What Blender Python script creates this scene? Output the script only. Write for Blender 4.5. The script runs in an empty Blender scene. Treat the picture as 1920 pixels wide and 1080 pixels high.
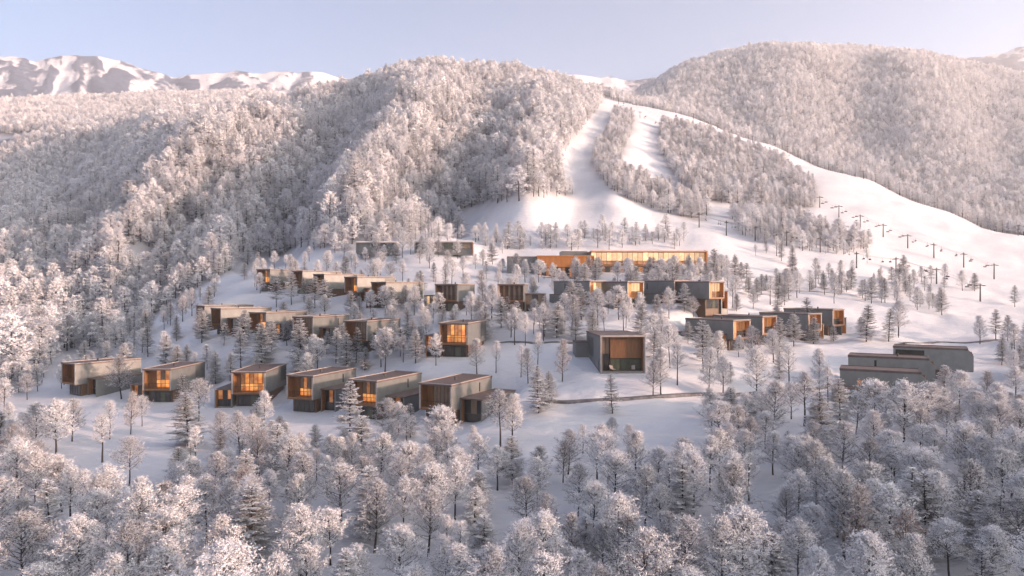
import bpy, math, random
import numpy as np
from mathutils import Vector, Matrix

# ------------------------------------------------------------------ camera, sky, sun, exposure
scene = bpy.context.scene
COL = scene.collection
F, CX, CY = 1280.0, 960.0, 540.0          # pinhole numbers of the photograph (1920 x 1080)
CZ = 26.0                                  # height of the drone above the valley floor

cam = bpy.data.cameras.new('camera')
cam.sensor_width = 36.0
cam.lens = 24.0
cam.clip_start = 0.5
cam.clip_end = 60000.0
cam_ob = bpy.data.objects.new('camera', cam)
cam_ob.location = (0, 0, CZ)
cam_ob.rotation_euler = (math.radians(90), 0, 0)
COL.objects.link(cam_ob)
scene.camera = cam_ob

SUN_EL, SUN_AZ = math.radians(9.5), math.radians(105.0)   # azimuth clockwise from the view direction
world = bpy.data.worlds.new('World')
scene.world = world
world.use_nodes = True
wn = world.node_tree.nodes
wn.clear()
sky = wn.new('ShaderNodeTexSky')
sky.sky_type = 'NISHITA'
sky.sun_disc = False
sky.sun_elevation = SUN_EL
sky.sun_rotation = SUN_AZ
sky.altitude = 900
sky.air_density = 0.6
sky.dust_density = 9.0
sky.ozone_density = 0.9
bg = wn.new('ShaderNodeBackground')
bg.inputs['Strength'].default_value = 0.15
wo = wn.new('ShaderNodeOutputWorld')
world.node_tree.links.new(sky.outputs[0], bg.inputs[0])
world.node_tree.links.new(bg.outputs[0], wo.inputs[0])

sun = bpy.data.lights.new('sun', 'SUN')
sun.energy = 4.8
sun.angle = math.radians(2.0)
sun.color = (1.0, 0.61, 0.47)
sun_ob = bpy.data.objects.new('sun', sun)
sdir = Vector((math.sin(SUN_AZ) * math.cos(SUN_EL), math.cos(SUN_AZ) * math.cos(SUN_EL), math.sin(SUN_EL)))
sun_ob.rotation_euler = sdir.to_track_quat('Z', 'Y').to_euler()
sun_ob.location = (0, 0, 200)
COL.objects.link(sun_ob)

vs = scene.view_settings
vs.view_transform = 'Standard'
vs.look = 'None'
vs.gamma = 1.0
vs.exposure = 1.5
vs.use_curve_mapping = False
scene.render.engine = 'CYCLES'
scene.cycles.max_bounces = 8
scene.cycles.diffuse_bounces = 6
scene.cycles.glossy_bounces = 2
scene.cycles.transmission_bounces = 2
scene.cycles.volume_bounces = 1
scene.cycles.use_denoising = True

# ------------------------------------------------------------------ materials
MATS = {}


def new_mat(name):
    m = bpy.data.materials.new(name)
    m.use_nodes = True
    nt = m.node_tree
    nt.nodes.clear()
    out = nt.nodes.new('ShaderNodeOutputMaterial')
    MATS[name] = m
    return m, nt, out


def N(nt, t, **kw):
    n = nt.nodes.new(t)
    for k, v in kw.items():
        if k in n.inputs:
            n.inputs[k].default_value = v
        else:
            setattr(n, k, v)
    return n


def ramp(nt, stops):
    r = nt.nodes.new('ShaderNodeValToRGB')
    e = r.color_ramp.elements
    while len(e) < len(stops):
        e.new(0.5)
    for i, (p, c) in enumerate(stops):
        e[i].position = p
        e[i].color = (*c, 1)
    return r


def simple(name, c0, c1, scale=3.0, rough=0.7, bump=0.0, stretch=(1, 1, 1), spec=0.3, metal=0.0, rnd=0.0):
    """two-tone noise material, with an optional per-object value shift"""
    m, nt, out = new_mat(name)
    L = nt.links.new
    tc = N(nt, 'ShaderNodeTexCoord')
    mp = N(nt, 'ShaderNodeMapping')
    mp.inputs['Scale'].default_value = stretch
    L(tc.outputs['Object'], mp.inputs[0])
    no = N(nt, 'ShaderNodeTexNoise', Scale=scale, Detail=5.0, Roughness=0.6)
    L(mp.outputs[0], no.inputs['Vector'])
    rp = ramp(nt, [(0.32, c0), (0.68, c1)])
    L(no.outputs['Fac'], rp.inputs[0])
    b = N(nt, 'ShaderNodeBsdfPrincipled', Roughness=rough, Metallic=metal)
    b.inputs['Specular IOR Level'].default_value = spec
    col = rp.outputs[0]
    if rnd:
        oi = N(nt, 'ShaderNodeObjectInfo')
        mr = N(nt, 'ShaderNodeMapRange')
        mr.inputs['To Min'].default_value = 1 - rnd
        mr.inputs['To Max'].default_value = 1 + rnd
        L(oi.outputs['Random'], mr.inputs[0])
        hs = N(nt, 'ShaderNodeHueSaturation')
        L(mr.outputs[0], hs.inputs['Value'])
        L(col, hs.inputs['Color'])
        col = hs.outputs[0]
    L(col, b.inputs['Base Color'])
    if bump:
        bp = N(nt, 'ShaderNodeBump', Strength=bump, Distance=0.05)
        L(no.outputs['Fac'], bp.inputs['Height'])
        L(bp.outputs[0], b.inputs['Normal'])
    L(b.outputs[0], out.inputs[0])
    return m


def snow_material():
    m, nt, out = new_mat('snow')
    L = nt.links.new
    tc = N(nt, 'ShaderNodeTexCoord')
    n1 = N(nt, 'ShaderNodeTexNoise', Scale=0.035, Detail=6.0, Roughness=0.55)
    n2 = N(nt, 'ShaderNodeTexNoise', Scale=0.9, Detail=5.0, Roughness=0.6)
    mp = N(nt, 'ShaderNodeMapping')
    mp.inputs['Scale'].default_value = (0.35, 1.0, 1.0)
    mp.inputs['Rotation'].default_value = (0, 0, 0.5)
    L(tc.outputs['Object'], mp.inputs[0])
    L(tc.outputs['Object'], n1.inputs['Vector'])
    L(mp.outputs[0], n2.inputs['Vector'])
    rp = ramp(nt, [(0.3, (0.58, 0.60, 0.63)), (0.7, (0.69, 0.705, 0.73))])
    L(n1.outputs['Fac'], rp.inputs[0])
    b = N(nt, 'ShaderNodeBsdfPrincipled', Roughness=0.75)
    b.inputs['Specular IOR Level'].default_value = 0.25
    at_ = N(nt, 'ShaderNodeAttribute', attribute_name='floor_shade')      # shade between the trees, painted into the ground colour of the woods
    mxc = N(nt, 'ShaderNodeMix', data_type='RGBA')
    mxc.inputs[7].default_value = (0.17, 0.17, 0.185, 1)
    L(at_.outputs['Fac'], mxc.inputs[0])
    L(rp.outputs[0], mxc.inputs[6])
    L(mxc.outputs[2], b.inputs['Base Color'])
    bp = N(nt, 'ShaderNodeBump', Strength=0.8, Distance=0.5)
    L(n2.outputs['Fac'], bp.inputs['Height'])
    L(bp.outputs[0], b.inputs['Normal'])
    L(b.outputs[0], out.inputs[0])
    return m


def mountain_material():
    m, nt, out = new_mat('mountain_snow')
    L = nt.links.new
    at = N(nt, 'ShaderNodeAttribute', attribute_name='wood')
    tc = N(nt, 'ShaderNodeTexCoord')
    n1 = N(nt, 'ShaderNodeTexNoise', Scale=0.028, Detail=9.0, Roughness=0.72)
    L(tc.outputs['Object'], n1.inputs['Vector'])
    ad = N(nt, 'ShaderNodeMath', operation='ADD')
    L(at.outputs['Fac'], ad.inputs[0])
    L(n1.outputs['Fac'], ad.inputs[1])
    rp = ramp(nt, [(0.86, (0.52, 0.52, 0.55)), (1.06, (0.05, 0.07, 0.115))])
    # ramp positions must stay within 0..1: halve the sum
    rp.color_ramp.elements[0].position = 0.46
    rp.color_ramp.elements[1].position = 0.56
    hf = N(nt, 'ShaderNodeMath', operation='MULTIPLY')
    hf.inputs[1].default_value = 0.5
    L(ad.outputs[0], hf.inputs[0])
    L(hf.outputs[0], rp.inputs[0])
    b = N(nt, 'ShaderNodeBsdfPrincipled', Roughness=0.9)
    b.inputs['Specular IOR Level'].default_value = 0.1
    L(rp.outputs[0], b.inputs['Base Color'])
    L(b.outputs[0], out.inputs[0])
    return m


def frost_material(name, lo, hi, rnd=0.10, transl=0.25):
    m, nt, out = new_mat(name)
    L = nt.links.new
    oi = N(nt, 'ShaderNodeObjectInfo')
    ge = N(nt, 'ShaderNodeNewGeometry')
    rp = ramp(nt, [(0.0, lo), (1.0, hi)])
    L(ge.outputs['Random Per Island'], rp.inputs[0])
    mr = N(nt, 'ShaderNodeMapRange')
    mr.inputs['To Min'].default_value = 1 - 2 * rnd
    mr.inputs['To Max'].default_value = 1.0
    L(oi.outputs['Random'], mr.inputs[0])
    hs = N(nt, 'ShaderNodeHueSaturation')
    L(mr.outputs[0], hs.inputs['Value'])
    L(rp.outputs[0], hs.inputs['Color'])
    d = N(nt, 'ShaderNodeBsdfDiffuse')
    t = N(nt, 'ShaderNodeBsdfTranslucent')
    L(hs.outputs[0], d.inputs[0])
    L(hs.outputs[0], t.inputs[0])
    mx = N(nt, 'ShaderNodeMixShader')
    mx.inputs[0].default_value = transl
    L(d.outputs[0], mx.inputs[1])
    L(t.outputs[0], mx.inputs[2])
    L(mx.outputs[0], out.inputs[0])
    return m


def cladding_material(name, c0, c1, seam=1.6):
    """standing-seam sheet: fine vertical seams as relief, slight weathering"""
    m, nt, out = new_mat(name)
    L = nt.links.new
    tc = N(nt, 'ShaderNodeTexCoord')
    no = N(nt, 'ShaderNodeTexNoise', Scale=0.7, Detail=6.0, Roughness=0.65)
    L(tc.outputs['Object'], no.inputs['Vector'])
    rp = ramp(nt, [(0.3, c0), (0.7, c1)])
    L(no.outputs['Fac'], rp.inputs[0])
    wv = N(nt, 'ShaderNodeTexWave', Scale=seam, Distortion=0.0)
    wv.bands_direction = 'Y'
    wv.wave_profile = 'SAW'
    L(tc.outputs['Object'], wv.inputs['Vector'])
    bp = N(nt, 'ShaderNodeBump', Strength=0.35, Distance=0.03)
    L(wv.outputs['Fac'], bp.inputs['Height'])
    b = N(nt, 'ShaderNodeBsdfPrincipled', Roughness=0.48, Metallic=0.25)
    L(rp.outputs[0], b.inputs['Base Color'])
    L(bp.outputs[0], b.inputs['Normal'])
    L(b.outputs[0], out.inputs[0])
    return m


def timber_material(name, c0, c1, axis='X', scale=2.6):
    m, nt, out = new_mat(name)
    L = nt.links.new
    tc = N(nt, 'ShaderNodeTexCoord')
    mp = N(nt, 'ShaderNodeMapping')
    mp.inputs['Scale'].default_value = (6, 6, 0.5)
    L(tc.outputs['Object'], mp.inputs[0])
    no = N(nt, 'ShaderNodeTexNoise', Scale=1.3, Detail=4.0)
    L(mp.outputs[0], no.inputs['Vector'])
    rp = ramp(nt, [(0.3, c0), (0.7, c1)])
    L(no.outputs['Fac'], rp.inputs[0])
    b = N(nt, 'ShaderNodeBsdfPrincipled', Roughness=0.55)
    L(rp.outputs[0], b.inputs['Base Color'])
    bp = N(nt, 'ShaderNodeBump', Strength=0.4, Distance=0.02)
    L(no.outputs['Fac'], bp.inputs['Height'])
    L(bp.outputs[0], b.inputs['Normal'])
    L(b.outputs[0], out.inputs[0])
    return m


def lit_material(name, c0, c1, strength):
    """a lit window: uneven lamp light seen through the pane, with the pane's own gloss"""
    m, nt, out = new_mat(name)
    L = nt.links.new
    tc = N(nt, 'ShaderNodeTexCoord')
    no = N(nt, 'ShaderNodeTexNoise', Scale=1.1, Detail=3.0, Roughness=0.6)
    L(tc.outputs['Object'], no.inputs['Vector'])
    rp = ramp(nt, [(0.35, c0), (0.66, c1)])
    L(no.outputs['Fac'], rp.inputs[0])
    e = N(nt, 'ShaderNodeEmission', Strength=strength)
    L(rp.outputs[0], e.inputs[0])
    oi = N(nt, 'ShaderNodeObjectInfo')
    mr = N(nt, 'ShaderNodeMapRange')
    mr.inputs['To Min'].default_value = strength * 0.4
    mr.inputs['To Max'].default_value = strength * 1.15
    L(oi.outputs['Random'], mr.inputs[0])
    L(mr.outputs[0], e.inputs['Strength'])
    g = N(nt, 'ShaderNodeBsdfGlossy', Roughness=0.08)
    g.inputs[0].default_value = (0.8, 0.8, 0.8, 1)
    mx = N(nt, 'ShaderNodeMixShader')
    mx.inputs[0].default_value = 0.10
    L(e.outputs[0], mx.inputs[1])
    L(g.outputs[0], mx.inputs[2])
    L(mx.outputs[0], out.inputs[0])
    return m


snow_material()
mountain_material()
cladding_material('cladding', (0.138, 0.148, 0.147), (0.185, 0.196, 0.194))
cladding_material('cladding_pale', (0.185, 0.200, 0.190), (0.245, 0.262, 0.250))  # copy of the cladding with its colour lightened to offset shade on the walls
cladding_material('cladding_dark', (0.070, 0.080, 0.080), (0.100, 0.112, 0.110))
simple('roof_sheet', (0.105, 0.078, 0.070), (0.15, 0.115, 0.105), 1.2, 0.6, 0.2)
simple('trim', (0.30, 0.27, 0.25), (0.40, 0.36, 0.33), 2.0, 0.5)
timber_material('timber', (0.16, 0.075, 0.030), (0.26, 0.125, 0.05))
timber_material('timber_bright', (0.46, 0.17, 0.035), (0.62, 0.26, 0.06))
timber_material('timber_dark', (0.075, 0.042, 0.022), (0.12, 0.066, 0.034))
simple('dark_glass', (0.020, 0.022, 0.022), (0.035, 0.036, 0.034), 0.8, 0.06, 0.0, spec=0.6)
simple('curtain_glass', (0.16, 0.115, 0.075), (0.27, 0.20, 0.14), 2.5, 0.12, 0.0, (5, 5, 0.4), spec=0.5)
simple('green_glass', (0.045, 0.055, 0.035), (0.085, 0.10, 0.065), 1.2, 0.08, 0.0, spec=0.6)
simple('frame_metal', (0.035, 0.028, 0.022), (0.05, 0.04, 0.03), 2.0, 0.45)
simple('concrete', (0.16, 0.155, 0.15), (0.22, 0.215, 0.21), 1.5, 0.8, 0.2)
simple('asphalt', (0.075, 0.078, 0.078), (0.22, 0.22, 0.23), 1.2, 0.85, 0.3)
simple('lift_steel', (0.035, 0.033, 0.034), (0.06, 0.056, 0.056), 2.0, 0.5)
simple('cable_steel', (0.10, 0.10, 0.10), (0.14, 0.14, 0.14), 2.0, 0.5)
lit_material('lit_bright', (0.75, 0.17, 0.025), (1.0, 0.45, 0.12), 0.5)
lit_material('lit_soft', (0.40, 0.12, 0.03), (0.75, 0.30, 0.10), 0.34)
lit_material('lit_pale', (1.0, 0.50, 0.22), (1.0, 0.72, 0.42), 0.55)
simple('bark', (0.030, 0.026, 0.026), (0.060, 0.052, 0.050), 4.0, 0.9, 0.3, (3, 3, 0.6), rnd=0.3)
simple('twig', (0.045, 0.042, 0.044), (0.11, 0.105, 0.108), 2.0, 0.9, 0.0, rnd=0.35)
simple('twig_brown', (0.13, 0.075, 0.045), (0.24, 0.15, 0.095), 2.0, 0.9, 0.0, rnd=0.3)
simple('needle', (0.05, 0.052, 0.05), (0.12, 0.12, 0.115), 3.0, 0.9, 0.0, rnd=0.35)
frost_material('frost', (0.79, 0.80, 0.82), (0.93, 0.94, 0.96), 0.06, 0.2)
frost_material('frost_dull', (0.53, 0.54, 0.56), (0.79, 0.80, 0.83), 0.08, 0.2)

# ------------------------------------------------------------------ mesh helpers


class MB:
    """collects faces in local space and becomes ONE mesh object"""

    def __init__(self):
        self.v, self.f, self.m = [], [], []

    def box(self, x0, x1, y0, y1, z0, z1, mi=0):
        b = len(self.v)
        self.v += [(x0, y0, z0), (x1, y0, z0), (x1, y1, z0), (x0, y1, z0),
                   (x0, y0, z1), (x1, y0, z1), (x1, y1, z1), (x0, y1, z1)]
        for q in ((3, 2, 1, 0), (4, 5, 6, 7), (0, 1, 5, 4), (1, 2, 6, 5), (2, 3, 7, 6), (3, 0, 4, 7)):
            self.f.append(tuple(b + i for i in q))
            self.m.append(mi)
        return self

    def prism(self, poly, x0, x1, mi=0):
        """polygon in (y, z) extruded along x"""
        b, n = len(self.v), len(poly)
        self.v += [(x0, y, z) for y, z in poly] + [(x1, y, z) for y, z in poly]
        self.f.append(tuple(b + i for i in range(n)))
        self.f.append(tuple(b + n + i for i in reversed(range(n))))
        self.m += [mi, mi]
        for i in range(n):
            j = (i + 1) % n
            self.f.append((b + j, b + i, b + n + i, b + n + j))
            self.m.append(mi)
        return self

    def tube(self, pts, rad, n=6, mi=0, cap=True):
        b = len(self.v)
        k = len(pts)
        for i, p in enumerate(pts):
            p = Vector(p)
            a = Vector(pts[max(i - 1, 0)])
            c = Vector(pts[min(i + 1, k - 1)])
            d = (c - a).normalized()
            u = d.orthogonal().normalized() if abs(d.z) < 0.9 else d.cross(Vector((0, 1, 0))).normalized()
            w = d.cross(u)
            r = rad[i] if isinstance(rad, (list, tuple)) else rad
            for j in range(n):
                t = 2 * math.pi * j / n
                self.v.append(tuple(p + u * (math.cos(t) * r) + w * (math.sin(t) * r)))
        for i in range(k - 1):
            for j in range(n):
                self.f.append((b + i * n + j, b + i * n + (j + 1) % n, b + (i + 1) * n + (j + 1) % n, b + (i + 1) * n + j))
                self.m.append(mi)
        if cap:
            self.f.append(tuple(b + j for j in reversed(range(n))))
            self.f.append(tuple(b + (k - 1) * n + j for j in range(n)))
            self.m += [mi, mi]
        return self

    def mesh(self, name, mats, smooth=False):
        me = bpy.data.meshes.new(name)
        me.from_pydata(self.v, [], self.f)
        for mm in (mats if isinstance(mats, (list, tuple)) else [mats]):
            me.materials.append(MATS[mm])
        if any(self.m):
            me.polygons.foreach_set('material_index', self.m)
        if smooth:
            me.polygons.foreach_set('use_smooth', [True] * len(self.f))
        me.update()
        return me

    def build(self, name, mats, parent=None, smooth=False):
        return link(name, self.mesh(name, mats, smooth), parent)


def link(name, data, parent=None):
    o = bpy.data.objects.new(name, data)
    COL.objects.link(o)
    if parent is not None:
        o.parent = parent
    return o


def tag(o, label=None, cat=None, group=None, kind=None):
    for k, v in (('label', label), ('category', cat), ('group', group), ('kind', kind)):
        if v:
            o[k] = v
    return o


def empty(name, loc, rz=0.0):
    o = link(name, None)
    o.location = loc
    o.rotation_euler = (0, 0, rz)
    o.empty_display_size = 0.5
    return o


def vnoise(x, y, seed=0):
    """smooth lattice noise in -1..1"""
    xi, yi = np.floor(x).astype(np.int64), np.floor(y).astype(np.int64)
    fx, fy = x - xi, y - yi
    fx, fy = fx * fx * fx * (fx * (fx * 6 - 15) + 10), fy * fy * fy * (fy * (fy * 6 - 15) + 10)

    def h(a, b):
        n = (a * 374761393 + b * 668265263 + seed * 974711) & 0x7fffffff
        n = ((n ^ (n >> 13)) * 1274126177) & 0x7fffffff
        return ((n ^ (n >> 16)) & 0xffff) / 32767.5 - 1.0
    a = h(xi, yi) * (1 - fx) + h(xi + 1, yi) * fx
    b = h(xi, yi + 1) * (1 - fx) + h(xi + 1, yi + 1) * fx
    return a * (1 - fy) + b * fy


def fbm(x, y, octaves=4, seed=0, gain=0.5):
    s, a = 0.0, 1.0
    for o in range(octaves):
        s = s + a * vnoise(x * 2 ** o, y * 2 ** o, seed + o * 17)
        a *= gain
    return s


def pchip(xk, yk, x):
    xk, yk = np.asarray(xk, float), np.asarray(yk, float)
    h, dl = np.diff(xk), np.diff(yk) / np.diff(xk)
    m = np.zeros_like(xk)
    for i in range(1, len(xk) - 1):
        if dl[i - 1] * dl[i] > 0:
            w1, w2 = 2 * h[i] + h[i - 1], h[i] + 2 * h[i - 1]
            m[i] = (w1 + w2) / (w1 / dl[i - 1] + w2 / dl[i])
    m[0], m[-1] = dl[0], dl[-1]
    x = np.clip(x, xk[0], xk[-1])
    i = np.clip(np.searchsorted(xk, x) - 1, 0, len(xk) - 2)
    t = (x - xk[i]) / h[i]
    return ((2 * t ** 3 - 3 * t ** 2 + 1) * yk[i] + (t ** 3 - 2 * t ** 2 + t) * h[i] * m[i]
            + (-2 * t ** 3 + 3 * t ** 2) * yk[i + 1] + (t ** 3 - t ** 2) * h[i] * m[i + 1])


def at(px, py, d):
    """world point seen at a pixel of the photograph at depth d"""
    return Vector(((px - CX) / F * d, d, CZ + (CY - py) / F * d))


# ------------------------------------------------------------------ cabins: where they stand (used by the ground as well)
# px, y of the top of the front face's middle, depth, yaw (deg), W, annex side, annex top, lit style
H0, HU = 2.55, 3.95
CABINS = [
    # front row
    dict(p=(128, 681, 131), yaw=33, W=5.4, L=12.5, ax=1, aw=3.3, ah=3.7, ay=2.2, al=10, lit=0, slot=0, strip=0,
         label='grey cabin at the gully end of the front row, frosted tree before its annex'),
    dict(p=(294, 692, 126), yaw=3, W=5.4, L=12.5, ax=-1, aw=2.7, ah=3.6, ay=0.5, al=8, lit=2, slot=0, strip=1,
         label='glowing cabin half behind shrubs, second from gully end of front row'),
    dict(p=(466, 697, 121), yaw=-2, W=6.0, L=12.5, ax=-1, aw=3.1, ah=3.4, ay=0.4, al=8, lit=3, slot=0, strip=1,
         label='cabin with the brightest orange full-width lounge window in the front row'),
    dict(p=(562, 704, 114), yaw=21, W=5.4, L=12.5, ax=1, aw=3.0, ah=4.2, ay=2.0, al=9, lit=1, slot=1, strip=0,
         label='brown-roofed cabin with glowing sill, fourth from the gully end of the front row'),
    dict(p=(680, 713, 108), yaw=26, W=5.6, L=12.5, ax=1, aw=3.6, ah=4.0, ay=2.2, al=10, lit=1, slot=1, strip=0,
         label='brown-roofed cabin behind a tall frosted tree, fifth from the gully end of the front row'),
    dict(p=(816, 720, 103), yaw=27, W=5.8, L=12.5, ax=1, aw=3.9, ah=4.3, ay=2.4, al=11, lit=0, slot=1, strip=0,
         label='unlit cabin with pink sunlit walls ending the front row at the open snow'),
    # second row
    dict(p=(376, 573, 172), yaw=44, W=5.4, L=12.5, ax=0, lit=0, slot=0, strip=0,
         label='narrow dark-fronted cabin at the gully end of the second row'),
    dict(p=(405, 578, 160), yaw=43, W=5.4, L=12.5, ax=1, aw=3.0, ah=4.3, ay=1.5, al=9, lit=0, slot=0, strip=0,
         label='long grey cabin with annex, second from the gully end of the second row'),
    dict(p=(483, 586, 152), yaw=27, W=5.4, L=12.5, ax=1, aw=3.0, ah=4.0, ay=2.0, al=8, lit=2, slot=0, strip=1,
         label='middle cabin of the second row, lit window behind frosted conifers'),
    dict(p=(568, 594, 145), yaw=23, W=5.4, L=12.5, ax=1, aw=3.0, ah=4.2, ay=2.0, al=9, lit=0, slot=1, strip=0,
         label='dark-fronted cabin of the second row with a narrow lit annex door'),
    dict(p=(667, 602, 138), yaw=22, W=5.6, L=12.5, ax=1, aw=3.6, ah=4.1, ay=2.2, al=9, lit=0, slot=1, strip=0,
         label='cabin with sunlit upper wall ending the second row beside white conifers'),
    dict(p=(850, 606, 125), yaw=13, W=5.6, L=12.5, ax=-1, aw=3.0, ah=4.2, ay=0.6, al=8, lit=3, slot=0, strip=1,
         label='lone cabin with bright gridded window between the second row and the path'),
    # third row
    dict(p=(494, 505, 195), yaw=27, W=5.4, L=12.5, ax=0, lit=2, slot=0, strip=0,
         label='cabin with small glowing window at the gully end of the third row'),
    dict(p=(558, 508, 190), yaw=42, W=5.4, L=12.5, ax=0, lit=0, slot=0, strip=1,
         label='pale-walled cabin, second from the gully end of the third row'),
    dict(p=(598, 514, 182), yaw=43, W=5.4, L=12.5, ax=0, lit=0, slot=0, strip=1,
         label='pale-walled cabin, third from the gully end of the third row'),
    dict(p=(658, 519, 174), yaw=40, W=5.4, L=12.5, ax=1, aw=2.8, ah=3.6, ay=2.0, al=9, lit=2, slot=0, strip=1,
         label='cabin with a warm corner lamp, fourth from the gully end of the third row'),
    dict(p=(710, 529, 165), yaw=38, W=5.4, L=12.5, ax=-1, aw=2.6, ah=3.4, ay=0.5, al=7, lit=0, slot=0, strip=1,
         label='long-walled cabin behind a round frosted tree, fifth from the gully end of the third row'),
    dict(p=(837, 533, 158), yaw=15, W=5.6, L=12.5, ax=-1, aw=2.9, ah=4.0, ay=0.4, al=8, lit=4, slot=0, strip=1,
         label='unlit cabin with a pale lit annex window, third row before the snow mound'),
    dict(p=(958, 533, 155), yaw=5, W=6.1, L=12.5, ax=1, aw=4.6, ah=4.4, ay=1.2, al=8, lit=4, slot=0, strip=0,
         label='square dark-fronted cabin with one orange jamb, third row under the lodge'),
    dict(p=(1121, 527, 163), yaw=-39, W=5.6, L=12.5, ax=-1, aw=3.0, ah=3.4, ay=1.8, al=9, lit=5, slot=1, strip=0,
         label='grey-sided cabin with sunlit orange front, closest to the square dark-fronted cabin'),
    dict(p=(1192, 528, 160), yaw=-37, W=5.6, L=12.5, ax=-1, aw=3.0, ah=3.6, ay=1.4, al=9, lit=5, slot=0, strip=0,
         label='cabin with tall sunlit orange recess and white edge, below the lodge terrace'),
    dict(p=(1278, 526, 164), yaw=-37, W=5.6, L=12.5, ax=-1, aw=3.0, ah=3.4, ay=1.6, al=9, lit=5, slot=1, strip=0,
         label='cabin whose orange front is half behind a white conifer, below the long glass wing'),
    dict(p=(1344, 528, 158), yaw=-37, W=5.6, L=12.5, ax=1, aw=2.6, ah=4.4, ay=0.8, al=7, lit=5, slot=0, strip=0,
         label='orange-fronted cabin ending the third row at the open meadow'),
    # row beside the meadow
    dict(p=(1391, 600, 141), yaw=-35, W=5.6, L=12.5, ax=-1, aw=3.4, ah=3.7, ay=1.6, al=11, lit=6, slot=1, strip=0,
         label='orange-fronted cabin with low annex, first of the meadow row'),
    dict(p=(1443, 593, 149), yaw=-38, W=5.6, L=12.5, ax=0, lit=6, slot=0, strip=0,
         label='orange-fronted cabin with dark balcony void, second of the meadow row'),
    dict(p=(1528, 588, 156), yaw=-36, W=5.6, L=12.5, ax=1, aw=2.4, ah=4.0, ay=0.8, al=7, lit=6, slot=0, strip=0,
         label='orange-fronted cabin behind pointed white conifers, third of the meadow row'),
    dict(p=(1572, 580, 164), yaw=-38, W=5.6, L=12.5, ax=1, aw=2.4, ah=4.4, ay=0.6, al=7, lit=6, slot=0, strip=0,
         label='orange-fronted cabin ending the meadow row on bare snow'),
    # stepped dark cabins
    dict(p=(1737, 696, 106), yaw=-62, W=5.6, L=12.0, ax=-1, aw=3.2, ah=3.9, ay=4.0, al=9, lit=0, slot=2, strip=0,
         label='dark grey cabin with low lit annex, lowest of the three stepped cabins'),
    dict(p=(1752, 671, 116), yaw=-60, W=5.6, L=13.0, ax=0, lit=0, slot=1, strip=0,
         label='middle of the three stepped dark grey cabins, one black slot window'),
    dict(p=(1824, 653, 124), yaw=-58, W=5.6, L=12.5, ax=0, lit=0, slot=3, strip=0,
         label='uppermost of the three stepped dark grey cabins, strip window and lamp glow'),
]
BIG = dict(p=(1168, 629, 113), yaw=-4, W=7.5, L=13.0, H=6.3)
for c in CABINS:
    px, py, d = c['p']
    w = at(px, py, d)
    c['base'] = Vector((w.x, w.y, w.z - H0 - HU))
w = at(*BIG['p'])
BIG['base'] = Vector((w.x, w.y, w.z - BIG['H']))

# ------------------------------------------------------------------ ground: depth profiles measured along columns of the photograph
# near part: height relative to the camera; far part: picture row of the ground
NEAR_D = [12, 30, 50, 70, 90, 110, 125, 140, 160, 185, 215, 250]
NEAR_Z = {
    -1600: [-27, -25, -24.5, -24, -23.5, -23, -22.8, -22.5, -22, -21, -18.5, -14],
    -300: [-27, -25, -24.3, -23.6, -23, -22.7, -22.5, -22.3, -22, -21, -18, -13],
    150: [-27, -25, -24.2, -23.4, -22.8, -22.2, -21.7, -21.4, -20.5, -19, -16, -10],
    300: [-27, -25, -24.2, -23.3, -22.6, -22.0, -21.3, -19.5, -16, -11, -9, -4],
    480: [-27, -25, -24.2, -23.2, -22.5, -21.7, -20.2, -16.8, -11.0, -3.5, 1.5, 8],
    640: [-27, -25, -24.2, -23.2, -22.4, -21.0, -18.0, -13.8, -8.2, -3.0, 3.0, 12],
    800: [-27, -25, -24.2, -23.2, -22.2, -18.4, -14.0, -9.6, -5.6, -1.2, 6.0, 15],
    960: [-27, -25, -24.2, -23.2, -21.4, -17.2, -13.0, -9.2, -5.6, -1.5, 3.0, 8.5],
    1150: [-27, -25, -24.0, -22.6, -20.0, -15.4, -12.0, -8.6, -4.8, -1.0, 3.0, 8],
    1300: [-27, -25, -23.8, -22.2, -19.4, -16.0, -13.4, -10.2, -5.6, -1.5, 2.6, 7.5],
    1450: [-27, -25, -23.6, -21.8, -19.4, -17.2, -15.0, -12.6, -9.4, -5.6, -2.0, 3],
    1600: [-27, -25, -23.4, -21.4, -19.3, -17.4, -15.6, -13.6, -11.0, -8.2, -5.0, -0.5],
    1750: [-27, -24.6, -23.0, -21.0, -18.8, -16.8, -15.6, -14.2, -12.4, -10.4, -7.8, -4],
    1915: [-27, -24.4, -22.8, -20.6, -18.4, -16.8, -15.8, -14.8, -13.4, -12.0, -10.0, -7.5],
    2300: [-27, -24, -22, -20, -18.2, -17, -16.2, -15.4, -14.4, -13.4, -12.0, -10],
    3600: [-27, -24, -22, -20, -18.2, -17, -16.2, -15.4, -14.4, -13.4, -12.0, -10],
}
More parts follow.
